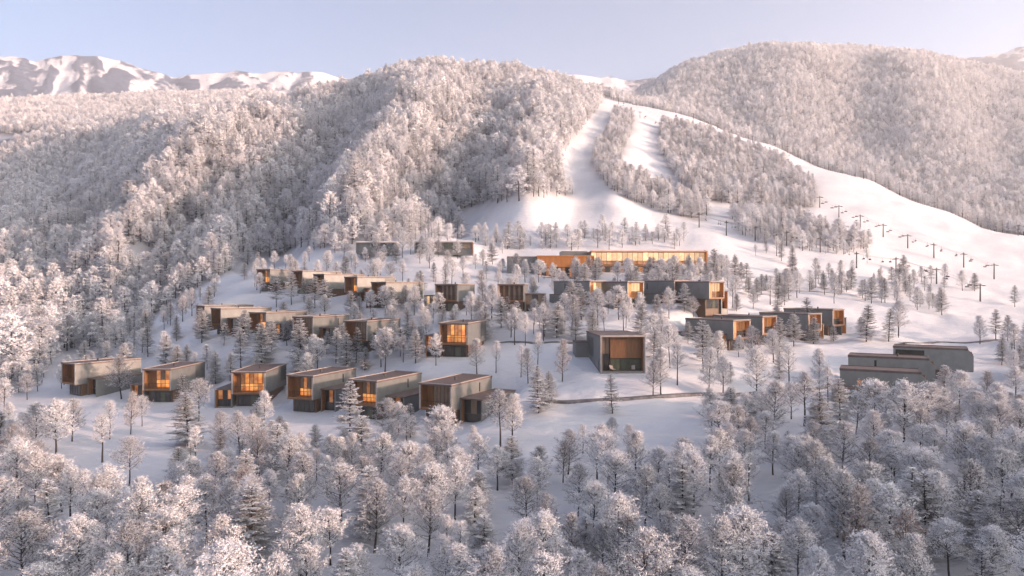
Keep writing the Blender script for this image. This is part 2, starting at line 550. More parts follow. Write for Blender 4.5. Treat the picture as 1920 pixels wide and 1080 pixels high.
FAR = {
    -1600: [(300, 550), (400, 460), (520, 370), (650, 320), (800, 285), (950, 262), (1150, 260), (1400, 235), (1700, 215), (2100, 250)],
    -300: [(300, 550), (400, 485), (520, 432), (650, 385), (800, 335), (950, 290), (1150, 240), (1400, 216), (1700, 198), (2100, 225)],
    150: [(300, 530), (400, 435), (520, 372), (650, 315), (800, 265), (950, 234), (1150, 226), (1400, 205), (1700, 188), (2100, 215)],
    300: [(300, 495), (400, 380), (480, 310), (650, 250), (800, 226), (950, 214), (1150, 218), (1400, 198), (1700, 182), (2100, 210)],
    480: [(300, 447), (400, 355), (480, 300), (600, 242), (700, 220), (800, 216), (950, 206), (1150, 206), (1400, 190), (1700, 178), (2100, 205)],
    640: [(300, 428), (400, 335), (480, 280), (560, 228), (650, 192), (750, 170), (900, 182), (1150, 210), (1400, 215), (1700, 215), (2100, 225)],
    800: [(300, 418), (400, 322), (520, 228), (650, 165), (750, 140), (830, 134), (1000, 150), (1150, 190), (1400, 215), (1700, 215), (2100, 225)],
    960: [(300, 420), (400, 335), (520, 248), (650, 185), (750, 155), (830, 147), (1000, 158), (1150, 185), (1400, 200), (1700, 205), (2100, 220)],
    1150: [(300, 424), (400, 352), (520, 290), (650, 240), (800, 200), (900, 186), (1050, 192), (1200, 200), (1400, 198), (1700, 195), (2100, 210)],
    1300: [(300, 440), (400, 375), (520, 312), (650, 260), (760, 230), (835, 219), (960, 240), (1100, 215), (1350, 140), (1500, 122), (1800, 135), (2100, 170)],
    1450: [(300, 462), (400, 400), (520, 342), (650, 292), (720, 274), (850, 303), (1000, 280), (1200, 190), (1400, 110), (1550, 96), (1800, 110), (2100, 150)],
    1600: [(300, 486), (400, 418), (520, 356), (610, 327), (720, 352), (850, 330), (1000, 272), (1200, 185), (1400, 108), (1550, 95), (1800, 110), (2100, 150)],
    1750: [(300, 520), (400, 445), (480, 402), (530, 387), (650, 412), (800, 370), (1000, 284), (1200, 196), (1400, 122), (1550, 110), (1800, 125), (2100, 160)],
    1915: [(300, 546), (400, 468), (460, 443), (560, 465), (700, 425), (850, 352), (1000, 290), (1200, 216), (1400, 156), (1550, 144), (1800, 160), (2100, 190)],
    2300: [(300, 560), (380, 500), (440, 482), (560, 490), (700, 450), (850, 380), (1000, 330), (1200, 270), (1400, 225), (1550, 215), (1800, 220), (2100, 240)],
    3600: [(300, 565), (380, 510), (440, 492), (560, 495), (700, 460), (850, 400), (1000, 360), (1200, 310), (1400, 275), (1550, 270), (1800, 270), (2100, 280)],
}
COLS = sorted(NEAR_Z)
NU, NPX = 300, 560
US = np.linspace(math.log(12.0), math.log(2100.0), NU)
DS = np.exp(US)
PXS = np.linspace(-1500, 3500, NPX)
prof = np.zeros((NU, len(COLS)))
for k, cpx in enumerate(COLS):
    dd = NEAR_D + [a for a, b in FAR[cpx]]
    zz = NEAR_Z[cpx] + [(CY - b) / F * a for a, b in FAR[cpx]]
    prof[:, k] = pchip(np.log(dd), zz, US)
ZG = np.zeros((NU, NPX))
for i in range(NU):
    ZG[i] = pchip(COLS, prof[i], PXS)


def smooth(a, n):
    for _ in range(n):
        p = np.pad(a, 1, mode='edge')
        a = (p[1:-1, :-2] + 2 * p[1:-1, 1:-1] + p[1:-1, 2:]) / 4
        p = np.pad(a, 1, mode='edge')
        a = (p[:-2, 1:-1] + 2 * p[1:-1, 1:-1] + p[2:, 1:-1]) / 4
    return a


ZG = smooth(ZG, 3)
PXG, DG = np.meshgrid(PXS, DS)
XG = (PXG - CX) / F * DG
# spurs and gullies of the wooded hill: (depth, column) lines with height and half width
RELIEF = [
    (-10, 110, [(235, 200), (290, 240), (340, 280), (390, 310)]),
    (+20, 70, [(300, 210), (400, 320), (480, 400), (540, 460)]),
    (-20, 66, [(290, 500), (400, 560), (480, 610), (560, 640), (650, 670)]),
    (+14, 62, [(300, 660), (400, 720), (500, 770), (590, 790)]),
    (-15, 64, [(320, 850), (450, 880), (560, 905), (680, 930)]),
    (+13, 50, [(320, 985), (450, 1000), (560, 1020), (680, 1040)]),
    (+5, 45, [(340, 1150), (450, 1165), (560, 1172), (700, 1170)]),
    (-16, 150, [(640, 60), (750, 90)]),
    (-9, 120, [(700, 120), (850, 160), (1000, 200)]),
    (+22, 90, [(1000, 1460), (1200, 1480), (1400, 1500)]),
    (-22, 80, [(1000, 1620), (1200, 1610), (1400, 1600)]),
    (+18, 80, [(1000, 1760), (1200, 1740), (1400, 1700)]),
    (-16, 70, [(1000, 1890), (1200, 1860), (1400, 1830)]),
]
for amp, wid, pts in RELIEF:
    dd = [a for a, b in pts]
    c = np.interp(DG, dd, [b for a, b in pts])
    win = np.clip((DG - dd[0] * 0.85) / (dd[0] * 0.15), 0, 1) * np.clip((dd[-1] * 1.15 - DG) / (dd[-1] * 0.15), 0, 1)
    ZG += amp * np.exp(-((PXG - c) / wid) ** 2) * win
hill_w = np.clip((DG - 270) / 150, 0, 1)
piste = ((PXG > 1080) & (PXG < 2200) & (DG < 900)).astype(float)
piste = smooth(piste, 6)
ZG += hill_w * (1 - 0.8 * piste) * 5.0 * fbm(XG / 60, DG / 60, 4, 3)
ZG += (0.75 * fbm(XG / 17, DG / 17, 4, 9) + 0.16 * fbm(XG / 4.5, DG / 4.5, 2, 19)) * np.clip((DG - 20) / 60, 0.3, 1)


def pads(ZG):
    """cabins are dug into the slope: level the ground round each to its own base"""
    for c in CABINS + [BIG]:
        b, psi = c['base'], math.radians(c['yaw'])
        dx, dy = XG - b.x, DG - b.y
        lx = dx * math.cos(psi) - dy * math.sin(psi)
        ly = dx * math.sin(psi) + dy * math.cos(psi)
        hw = c['W'] / 2 + 1.5
        ox = np.maximum(np.abs(lx) - hw, 0)
        oy = np.maximum(np.abs(ly - c['L'] / 2 + 1.2) - c['L'] / 2 - 1.2, 0)
        dist = np.hypot(ox, oy)
        wgt = np.exp(-(dist / 3.2) ** 2)
        tgt = b.z - CZ + np.clip(ly * 0.15, -0.3, 1.9)
        ZG = ZG * (1 - wgt) + tgt * wgt
    return ZG


ZG = pads(ZG)


def zrel(px, d):
    px, d = np.asarray(px, float), np.asarray(d, float)
    a = np.clip((px - PXS[0]) / (PXS[1] - PXS[0]), 0, NPX - 1.001)
    b = np.clip((np.log(d) - US[0]) / (US[1] - US[0]), 0, NU - 1.001)
    ai, bi = a.astype(int), b.astype(int)
    fa, fb = a - ai, b - bi
    return (ZG[bi, ai] * (1 - fa) + ZG[bi, ai + 1] * fa) * (1 - fb) + (ZG[bi + 1, ai] * (1 - fa) + ZG[bi + 1, ai + 1] * fa) * fb


def height(x, y):
    return zrel(np.asarray(x) / np.asarray(y) * F + CX, y) + CZ


_dm = np.exp(np.linspace(math.log(20), math.log(2000), 1400))


def hit(px, py):
    """first depth at which the ground stands at this pixel of the photograph"""
    row = CY - zrel(np.full_like(_dm, px), _dm) / _dm * F
    k = np.argmax(row <= py)
    return float(_dm[k])


def grid_mesh(name, X, Y, Z, mat, attr=None):
    r, c = X.shape
    me = bpy.data.meshes.new(name)
    v = np.stack([X, Y, Z], -1).reshape(-1, 3)
    i = np.arange(r * c).reshape(r, c)
    q = np.stack([i[:-1, :-1], i[:-1, 1:], i[1:, 1:], i[1:, :-1]], -1).reshape(-1, 4)
    me.vertices.add(len(v))
    me.vertices.foreach_set('co', v.ravel())
    me.loops.add(q.size)
    me.loops.foreach_set('vertex_index', q.ravel().astype(np.int32))
    me.polygons.add(len(q))
    me.polygons.foreach_set('loop_start', (np.arange(len(q)) * 4).astype(np.int32))
    me.polygons.foreach_set('use_smooth', np.ones(len(q), bool))
    me.update(calc_edges=True)
    me.materials.append(MATS[mat])
    if attr is not None:
        a = me.attributes.new(attr[0], 'FLOAT', 'POINT')
        a.data.foreach_set('value', attr[1].ravel().astype(np.float32))
    return me


def inside(poly, px, py):
    px, py = np.asarray(px, float), np.asarray(py, float)
    r = np.zeros(px.shape, bool)
    n = len(poly)
    for i in range(n):
        (x0, y0), (x1, y1) = poly[i], poly[(i + 1) % n]
        c = ((y0 > py) != (y1 > py)) & (px < (x1 - x0) * (py - y0) / (y1 - y0 + 1e-9) + x0)
        r ^= c
    return r


# where the woods stand: rings of ground pixels
HILL = [(-1500, 1000), (-1500, 120), (0, 120), (400, 120), (600, 100), (820, 80), (1000, 100), (1125, 172), (1128, 195), (1085, 250), (1048, 300), (1052, 345),
        (1082, 366), (960, 378), (870, 390), (850, 418), (720, 448), (640, 462), (560, 470), (490, 488), (420, 512), (340, 560), (270, 610), (215, 650), (110, 660), (70, 720), (20, 760), (-60, 830), (-300, 900)]
MOUND = [(560, 480), (600, 462), (720, 446), (860, 412), (880, 440), (840, 470), (700, 480)]
BAND = [(870, 452), (905, 444), (1000, 440), (1100, 442), (1180, 438), (1270, 446), (1300, 455), (1260, 472), (1100, 468), (930, 476)]
STRIP = [(1150, 212), (1188, 212), (1182, 255), (1165, 290), (1150, 302), (1195, 342), (1275, 372), (1330, 400), (1322, 416), (1235, 398), (1150, 362), (1110, 315), (1116, 282), (1140, 250)]
ISLE = [(1240, 240), (1290, 240), (1350, 262), (1440, 292), (1528, 350), (1532, 388), (1485, 396), (1380, 384), (1292, 376), (1262, 330), (1236, 280)]
GROVE = [(1368, 412), (1400, 400), (1460, 402), (1560, 432), (1632, 462), (1630, 480), (1540, 476), (1440, 460), (1380, 440)]
MEADOW = [(1330, 500), (1500, 470), (1700, 520), (1900, 580), (1980, 640), (1800, 640), (1600, 560), (1400, 540)]
ridge_px = [1120, 1170, 1300, 1450, 1600, 1750, 1915, 2300, 3600]
ridge_d = [930, 900, 835, 722, 612, 532, 462, 442, 442]


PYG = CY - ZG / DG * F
floor_shade = (inside(HILL, PXG, PYG) & (DG > 135) & (DG < 1010) & (PXG < 1200)).astype(float)  # ground under the woods coloured darker, for the shade inside them
floor_shade = np.maximum(floor_shade, (DG > 1010) & (PXG < 800))
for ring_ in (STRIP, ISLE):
    floor_shade = np.maximum(floor_shade, inside(ring_, PXG, PYG) & (DG > 270))
floor_shade = np.maximum(floor_shade, (DG > np.interp(PXG, ridge_px, ridge_d) + 8) & (PXG > 1120))
floor_shade = smooth(floor_shade.astype(float), 2) * np.clip(0.8 + 0.5 * fbm(XG / 25, DG / 25, 3, 77), 0.2, 1)
tag(link('terrain', grid_mesh('terrain', XG, DG, ZG + CZ, 'snow', ('floor_shade', floor_shade))),
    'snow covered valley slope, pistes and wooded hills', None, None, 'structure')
gx, gy = np.meshgrid(np.linspace(-9000, 9000, 25), np.linspace(-9000, 9000, 25))
tag(link('ground', grid_mesh('ground', gx, gy, np.full_like(gx, -14.0), 'snow')),
    'wide flat snowfield reaching the horizon', None, None, 'structure')

# added snow hill out of view, shaped to keep the low sun off the foreground
hx, hy = np.meshgrid(np.linspace(60, 620, 90), np.linspace(-420, 150, 90))
su, sv = math.sin(SUN_AZ), math.cos(SUN_AZ)
along = hx * su + hy * sv                    # distance towards the sun
across = -hx * sv + hy * su                  # distance along the hill
crest = 46 * (1 / (1 + np.exp((across - 112) / 9.0))) * (0.92 + 0.10 * fbm(across / 40, along / 90, 3, 51)) + 3
hz = -15 + (crest + 15) * np.exp(-((along - 240) / 75) ** 2)
tag(link('shade_hill', grid_mesh('shade_hill', hx, hy, hz, 'snow')), 'snowy hill out of view, added to shade the valley floor', None, None, 'structure')

# far mountains: a ridged range standing about two and a half kilometres away
SKYL = [(-1500, 150), (-600, 125), (-200, 112), (0, 103), (60, 113), (120, 105), (185, 103), (240, 118), (320, 140), (400, 137), (520, 132),
        (600, 136), (680, 150), (800, 160), (950, 142), (1030, 138), (1100, 142), (1180, 152), (1230, 146), (1400, 140), (1600, 140),
        (1800, 110), (1860, 99), (1915, 88), (2050, 80), (2300, 110), (3400, 150)]
mp_px = np.linspace(-1500, 3400, 520)
mp_d = np.concatenate([np.linspace(2150, 2520, 150), np.linspace(2540, 3300, 30)])
MPX, MD = np.meshgrid(mp_px, mp_d)
MX = (MPX - CX) / F * MD
crest_d = 2500.0
sk = np.interp(mp_px, [a for a, b in SKYL], [b for a, b in SKYL])
top = (CY - sk) / F * crest_d + 6 * fbm(mp_px / 40, mp_px * 0, 3, 8)
rise = np.clip((MD - 2150) / (crest_d - 2150), 0, 1)
fall = np.clip((3300 - MD) / (3300 - crest_d), 0, 1)
prf = np.where(MD < crest_d, 0.45 + 0.55 * rise ** 0.75, fall ** 0.7)
wx = MX + 45 * fbm(MX / 120, MD / 120, 3, 31) + (MD - 2300) * 0.55
rid = 1 - np.abs(fbm(wx / 62, MD / 210, 5, 21, 0.55))
amp = np.where(MD < crest_d, 1.0 - 0.85 * rise ** 3, 0.1)
MZ = top[None, :] * prf + (rid - 0.9) * 48 * amp
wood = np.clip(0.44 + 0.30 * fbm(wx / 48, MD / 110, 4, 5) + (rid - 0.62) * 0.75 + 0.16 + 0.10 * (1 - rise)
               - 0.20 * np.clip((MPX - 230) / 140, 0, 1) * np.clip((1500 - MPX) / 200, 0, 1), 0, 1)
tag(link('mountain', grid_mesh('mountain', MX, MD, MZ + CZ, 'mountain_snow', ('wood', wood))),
    'distant snowy mountain range with dark wooded ribs', None, None, 'structure')

# ------------------------------------------------------------------ cabins


def window(parent, x0, x1, z0, z1, y, mats, cols, rows=(1.0,), fw=0.07, name='window'):
    """frame with mullions (one part) and its panes (sub-parts); rows are height shares from the bottom"""
    m = MB()
    m.box(x0, x1, y - 0.05, y + 0.05, z0, z0 + fw)
    m.box(x0, x1, y - 0.05, y + 0.05, z1 - fw, z1)
    zs = [z0 + fw]
    for s in rows:
        zs.append(zs[-1] + s * (z1 - z0 - 2 * fw))
    xs = np.linspace(x0 + fw / 2, x1 - fw / 2, cols + 1)
    for x in xs:
        m.box(x - fw / 2, x + fw / 2, y - 0.047, y + 0.047, z0 + fw, z1 - fw)
    for z in zs[1:-1]:
        for i in range(cols):
            m.box(xs[i] + fw / 2, xs[i + 1] - fw / 2, y - 0.044, y + 0.044, z - fw / 2, z + fw / 2)
    fr = m.build(name, 'frame_metal', parent)
    for i in range(cols):
        for r in range(len(rows)):
            a = zs[r] + (fw / 2 if r else 0)
            b = zs[r + 1] - (fw / 2 if r < len(rows) - 1 else 0)
            mt = mats[r % len(mats)]
            if isinstance(mt, (list, tuple)):
                mt = mt[i % len(mt)]
            MB().box(xs[i] + fw / 2, xs[i + 1] - fw / 2, y - 0.015, y + 0.015, a, b).build('pane', mt, fr)
    return fr


def cabin(c, idx):
    W, L = c['W'], c['L']
    t = 0.28
    root = empty('cabin', c['base'], -math.radians(c['yaw']))
    tag(root, c['label'], 'cabin', 'flat-roofed cabins in rows on the snowy slope')
    z0, z1 = H0, H0 + HU
    rec = 1.7 if c['lit'] < 5 else 1.0
    dark = idx >= len(CABINS) - 3
    clad = 'cladding_pale' if dark else 'cladding'
    chamf = 0.9 if dark else 0.0
    # side walls, back wall, roof and floor of the cantilevered box
    for s in (-1, 1):
        xa, xb = (-W / 2, -W / 2 + t) if s < 0 else (W / 2 - t, W / 2)
        poly = [(0, z0), (L, z0), (L, z1 - 0.25), (chamf, z1 - 0.25), (0, z1 - 0.25 - chamf)] if chamf else \
               [(0, z0), (L, z0), (L, z1 - 0.25), (0, z1 - 0.25)]
        MB().prism(poly, xa, xb).build('side_wall', clad, root)
        MB().box(xa - (0.012 if s < 0 else -0.02), xb + (0.012 if s > 0 else -0.02), -0.04, -0.003, z0, z1 - 0.25 - chamf).build('corner_trim', 'trim', root)
    MB().box(-W / 2 + t, W / 2 - t, L - t, L, z0, z1 - 0.25).build('back_wall', clad, root)
    rf = MB().box(-W / 2 - 0.06, W / 2 + 0.06, -0.12 + chamf, L + 0.06, z1 - 0.247, z1).build('roof', 'roof_sheet', root)
    rr = MB()
    for (a, b, cc, dd) in ((-W / 2 - 0.06, W / 2 + 0.06, -0.12 + chamf, 0.06 + chamf), (-W / 2 - 0.06, W / 2 + 0.06, L - 0.12, L + 0.06),
                           (-W / 2 - 0.06, -W / 2 + 0.12, 0.06 + chamf, L - 0.12), (W / 2 - 0.12, W / 2 + 0.06, 0.06 + chamf, L - 0.12)):
        rr.box(a, b, cc, dd, z1 + 0.002, z1 + 0.10)
    rr.build('roof_edge', 'trim' if not dark else 'roof_sheet', rf)
    if c['slot'] in (0, 1):
        MB().tube([(0.3, L * 0.42, z1), (0.3, L * 0.42, z1 + 0.5)], 0.16, 8).build('flue', 'lift_steel', rf)
    MB().box(-W / 2 + t, W / 2 - t, 0.0, L - t, z0, z0 + 0.28).build('balcony_floor', 'timber', root)
    MB().box(-W / 2, W / 2, 0.05, L, z0 - 0.12, z0 - 0.003).build('soffit', 'timber_dark', root)
    # timber lined recess
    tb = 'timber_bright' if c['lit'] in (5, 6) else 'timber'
    for s in (-1, 1):
        xa, xb = (-W / 2 + t + 0.003, -W / 2 + t + 0.05) if s < 0 else (W / 2 - t - 0.05, W / 2 - t - 0.003)
        m = MB()
        n = 7
        for k in range(n):
            ya, yb = 0.06 + k * (rec - 0.06) / n, 0.06 + (k + 1) * (rec - 0.06) / n - 0.03
            m.box(xa, xb, ya, yb, z0 + 0.283, z1 - 0.31 - chamf * 0.6)
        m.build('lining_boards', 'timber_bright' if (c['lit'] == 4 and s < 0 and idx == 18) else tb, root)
    MB().box(-W / 2 + t, W / 2 - t, 0.1 + chamf, L - t, z1 - 0.30, z1 - 0.25).build('ceiling_lining', tb, root)
    x0, x1 = -W / 2 + t + 0.053, W / 2 - t - 0.053
    lit = c['lit']
    za, zb = z0 + 0.285, z1 - 0.303
    if lit == 0:
        window(root, x0 + 1.1, x1, za, zb, rec, ['curtain_glass'], 6)
        MB().box(x0, x0 + 1.097, rec - 0.05, rec + 0.05, za, zb).build('timber_panel', 'timber', root)
    elif lit == 1:
        MB().box(x0, x0 + 1.097, rec - 0.05, rec + 0.05, za, zb).build('timber_panel', 'timber', root)
        window(root, x0 + 1.1, x1, za, zb, rec, ['lit_bright', ['curtain_glass', 'lit_soft', 'curtain_glass']], 5, (0.38, 0.62))
    elif lit == 2:
        MB().box(x0, x0 + 1.297, rec - 0.05, rec + 0.05, za, zb).build('timber_panel', 'timber', root)
        window(root, x0 + 1.3, x1, za, zb, rec, ['lit_bright', ['lit_soft', 'curtain_glass']], 4, (0.45, 0.55))
    elif lit == 3:
        MB().box(x0, x0 + 0.697, rec - 0.05, rec + 0.05, za, zb).build('timber_panel', 'timber', root)
        window(root, x0 + 0.7, x1, za, zb, rec, ['lit_bright', ['lit_soft', 'lit_bright', 'lit_soft']], 6, (0.4, 0.6))
        MB().tube([(x0 + 1.2, rec + 0.0, za), (x0 + 1.2, rec - 0.25, za + 0.0), (x0 + 1.2, rec - 0.25, zb)], 0.03, 5).build('curtain_rail', 'trim', root)
    elif lit == 4:
        MB().box(x0, x0 + 0.697, rec - 0.05, rec + 0.05, za, zb).build('timber_panel', 'timber_dark', root)
        window(root, x0 + 0.7, x1, za, zb, rec, [['curtain_glass', 'timber_dark']], 8)
    else:
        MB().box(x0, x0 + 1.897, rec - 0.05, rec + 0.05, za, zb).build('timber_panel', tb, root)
        window(root, x0 + 1.9, x1, za, zb, rec, ['lit_soft', 'lit_pale'] if lit == 5 else ['dark_glass', 'lit_soft'], 3, (0.4, 0.6))
    # balustrade
    m = MB()
    m.box(x0, x1, 0.10, 0.15, z0 + 1.26, z0 + 1.32)
    for k in range(7):
        x = x0 + 0.03 + (x1 - x0 - 0.06) * k / 6
        m.box(x - 0.018, x + 0.018, 0.11, 0.14, z0 + 0.283, z0 + 1.257)
    m.build('balustrade', 'frame_metal', root)
    # lower storey dug into the slope
    MB().box(-W / 2 + 0.35, W / 2 - 0.35, 1.3, L - 0.5, -3.2, z0 - 0.123).build('lower_wall', 'timber_dark', root)
    window(root, -W / 2 + 0.7, W / 2 - 0.7, 0.25, z0 - 0.35, 1.24, [['dark_glass', 'dark_glass', 'green_glass' if idx % 3 else 'dark_glass']], 4, name='lower_window')
    # slots and strip windows in the side walls
    vis = 1 if c['yaw'] > -4 else -1
    xw = vis * (W / 2 + 0.012)

    def slot(y0, y1, za, zb, mat='dark_glass', name='slot_window'):
        MB().box(min(xw, xw - vis * 0.06), max(xw, xw - vis * 0.06), y0, y1, za, zb).build(name, mat, root)
    if c['slot'] == 1:
        slot(L * 0.66, L * 0.66 + 0.35, z0 + 1.9, z1 - 0.6)
    elif c['slot'] == 2:
        slot(L * 0.74, L * 0.74 + 0.6, z0 + 1.6, z0 + 2.3, 'lit_soft', 'lit_slot_window')
    elif c['slot'] == 3:
        slot(L * 0.60, L * 0.97, z1 - 1.9, z1 - 0.55)
        slot(L * 0.56, L * 0.66, z0 + 0.4, z0 + 1.5, 'lit_soft', 'lit_slot_window')
    if c['strip'] == 1:
        MB().box(min(xw, xw - vis * 0.06), max(xw, xw - vis * 0.06), L * 0.70, L * 0.985, z0 + 1.0, z1 - 0.3).build('louvre_panel', 'cladding_dark', root)
    # annex box beside the main box
    if c['ax']:
        s, aw, ah, ay, al = c['ax'], c['aw'], c['ah'], c['ay'], c['al']
        xa, xb = (W / 2 + 0.004, W / 2 + aw) if s > 0 else (-W / 2 - aw, -W / 2 - 0.004)
        an = MB()
        an.box(xa, xa + 0.22, ay, ay + al, -3, ah - 0.2)
        an.box(xb - 0.22, xb, ay, ay + al, -3, ah - 0.2)
        an.box(xa + 0.22, xb - 0.22, ay + al - 0.22, ay + al, -3, ah - 0.2)
        an.box(xa + 0.22, xb - 0.22, ay + 0.02, ay + al - 0.22, -3, 0.16)
        A = an.build('annex_wall', clad, root)
        MB().box(xa - 0.002, xb + 0.05, ay - 0.08, ay + al + 0.05, ah - 0.197, ah).build('annex_roof', 'roof_sheet', A)
        MB().box(xa + 0.223, xa + 0.26, ay + 0.05, ay + 0.9, 0.163, ah - 0.203).build('lining_boards', tb, A)
        MB().box(xb - 0.26, xb - 0.223, ay + 0.05, ay + 0.9, 0.163, ah - 0.203).build('lining_boards', tb, A)
        mts = {0: ['dark_glass', 'curtain_glass'], 1: ['dark_glass', 'lit_soft'], 2: ['lit_soft', 'dark_glass'], 3: ['lit_soft', 'dark_glass'],
               4: ['lit_pale', 'curtain_glass'], 5: ['lit_soft', 'curtain_glass'], 6: ['curtain_glass', 'dark_glass']}[lit]
        if idx == 18:
            mts = ['curtain_glass', 'dark_glass']
        if idx == len(CABINS) - 3:
            mts = ['lit_bright', 'lit_soft']
        window(A, xa + 0.263, xb - 0.263, 0.165, ah - 0.205, ay + 0.9, [['dark_glass'], mts], 3, (0.42, 0.58))
    return root


for i, c in enumerate(CABINS):
    cabin(c, i)


def big_cabin(c):
    W, L, H = c['W'], c['L'], c['H']
    t = 0.3
    root = empty('cabin', c['base'], -math.radians(c['yaw']))
    tag(root, 'large single cabin with wide brown glazed front and pale rim on open snow', 'cabin', 'flat-roofed cabins in rows on the snowy slope')
    for s in (-1, 1):
        xa, xb = (-W / 2, -W / 2 + t) if s < 0 else (W / 2 - t, W / 2)
        MB().box(xa, xb, 0, L, -3 if s < 0 else -1.5, H - 0.25).build('side_wall', 'cladding', root)
    MB().box(-W / 2 + t, W / 2 - t, L - t, L, -2, H - 0.25).build('back_wall', 'cladding', root)
    rf = MB().box(-W / 2 - 0.05, W / 2 + 0.05, -0.05, L + 0.05, H - 0.247, H).build('roof', 'roof_sheet', root)
    MB().box(-W / 2 - 0.07, W / 2 + 0.07, -0.12, -0.053, H - 0.25, H + 0.05).build('front_rim', 'trim', rf)
    for s in (-1, 1):
        a, b = (-W / 2 - 0.03, -W / 2 + 0.16) if s < 0 else (W / 2 - 0.10, W / 2 + 0.03)
        MB().box(a, b, -0.09, -0.003, 0.1, H - 0.253).build('corner_trim', 'trim', root)
    MB().box(-W / 2 + t, W / 2 - t, 0.0, L - t, -1.2, 0.35).build('terrace_floor', 'concrete', root)
    rec = 1.3
    for s in (-1, 1):
        xa, xb = (-W / 2 + t + 0.003, -W / 2 + t + 0.06) if s < 0 else (W / 2 - t - 0.06, W / 2 - t - 0.003)
        m = MB()
        for k in range(6):
            m.box(xa, xb, 0.05 + k * 0.205, 0.05 + k * 0.205 + 0.17, 0.353, H - 0.31)
        m.build('lining_boards', 'timber', root)
    MB().box(-W / 2 + t, W / 2 - t, 0.02, L - t, H - 0.31, H - 0.25).build('ceiling_lining', 'timber', root)
    x0, x1 = -W / 2 + t + 0.063, W / 2 - t - 0.063
    # slatted timber screen above, glazed lounge below
    m = MB()
    n = 34
    for k in range(n):
        a = x0 + 1.5 + (x1 - x0 - 1.5) * k / n
        m.box(a, a + (x1 - x0 - 1.5) / n * 0.72, rec - 0.35, rec - 0.25, 2.45, H - 0.313)
    m.build('slat_screen', 'timber', root)
    window(root, x0 + 1.5, x1, 0.36, 2.40, rec, ['green_glass'], 6, name='lounge_window')
    window(root, x0, x0 + 1.45, 0.36, H - 0.32, rec + 0.02, ['dark_glass', 'curtain_glass'], 2, (0.5, 0.5))
    MB().box(x0 + 1.5, x1, rec + 0.1, rec + 0.2, 2.40, H - 0.32).build('upper_panel', 'timber', root)
    # side details
    MB().box(-W / 2 - 0.02, -W / 2 + 0.04, 6.2, 11.6, 2.2, H - 0.8).build('louvre_panel', 'cladding_dark', root)
    MB().box(-W / 2 - 0.02, -W / 2 + 0.04, 1.4, 2.3, 0.3, 2.2).build('door', 'dark_glass', root)
    an = MB().box(-W / 2 - 2.4, -W / 2 - 0.004, 10.8, 14.0, -2, H - 2.0).build('annex_wall', 'cladding', root)
    MB().box(-W / 2 - 2.45, -W / 2 - 0.006, 10.75, 14.05, H - 1.997, H - 1.8).build('annex_roof', 'roof_sheet', an)
    # lounge chairs on the terrace
    for k, (x, y) in enumerate(((-1.6, 0.6), (1.9, 0.6))):
        wp = root.matrix_basis @ Vector((x, y, 0.352))
        ch = empty('lounge_chair', wp, -math.radians(c['yaw']) + 0.3 - 0.5 * k)
        tag(ch, 'white lounge chair on the big cabin terrace ' + ('beside the narrow tall window' if k == 0 else 'at the wide lounge window'), 'chair', 'terrace chairs')
        MB().prism([(-0.5, 0.30), (0.3, 0.26), (0.3, 0.34), (-0.5, 0.38)], -0.3, 0.3).build('seat', 'trim', ch)
        MB().prism([(0.28, 0.30), (0.75, 0.85), (0.70, 0.90), (0.22, 0.37)], -0.3, 0.3).build('backrest', 'trim', ch)
        for lx in (-0.26, 0.26):
            for ly in (-0.42, 0.22):
                MB().box(lx - 0.025, lx + 0.025, ly - 0.025, ly + 0.025, 0, 0.29).build('leg', 'frame_metal', ch)
    return root


big_cabin(BIG)

# ------------------------------------------------------------------ lodge above the cabins


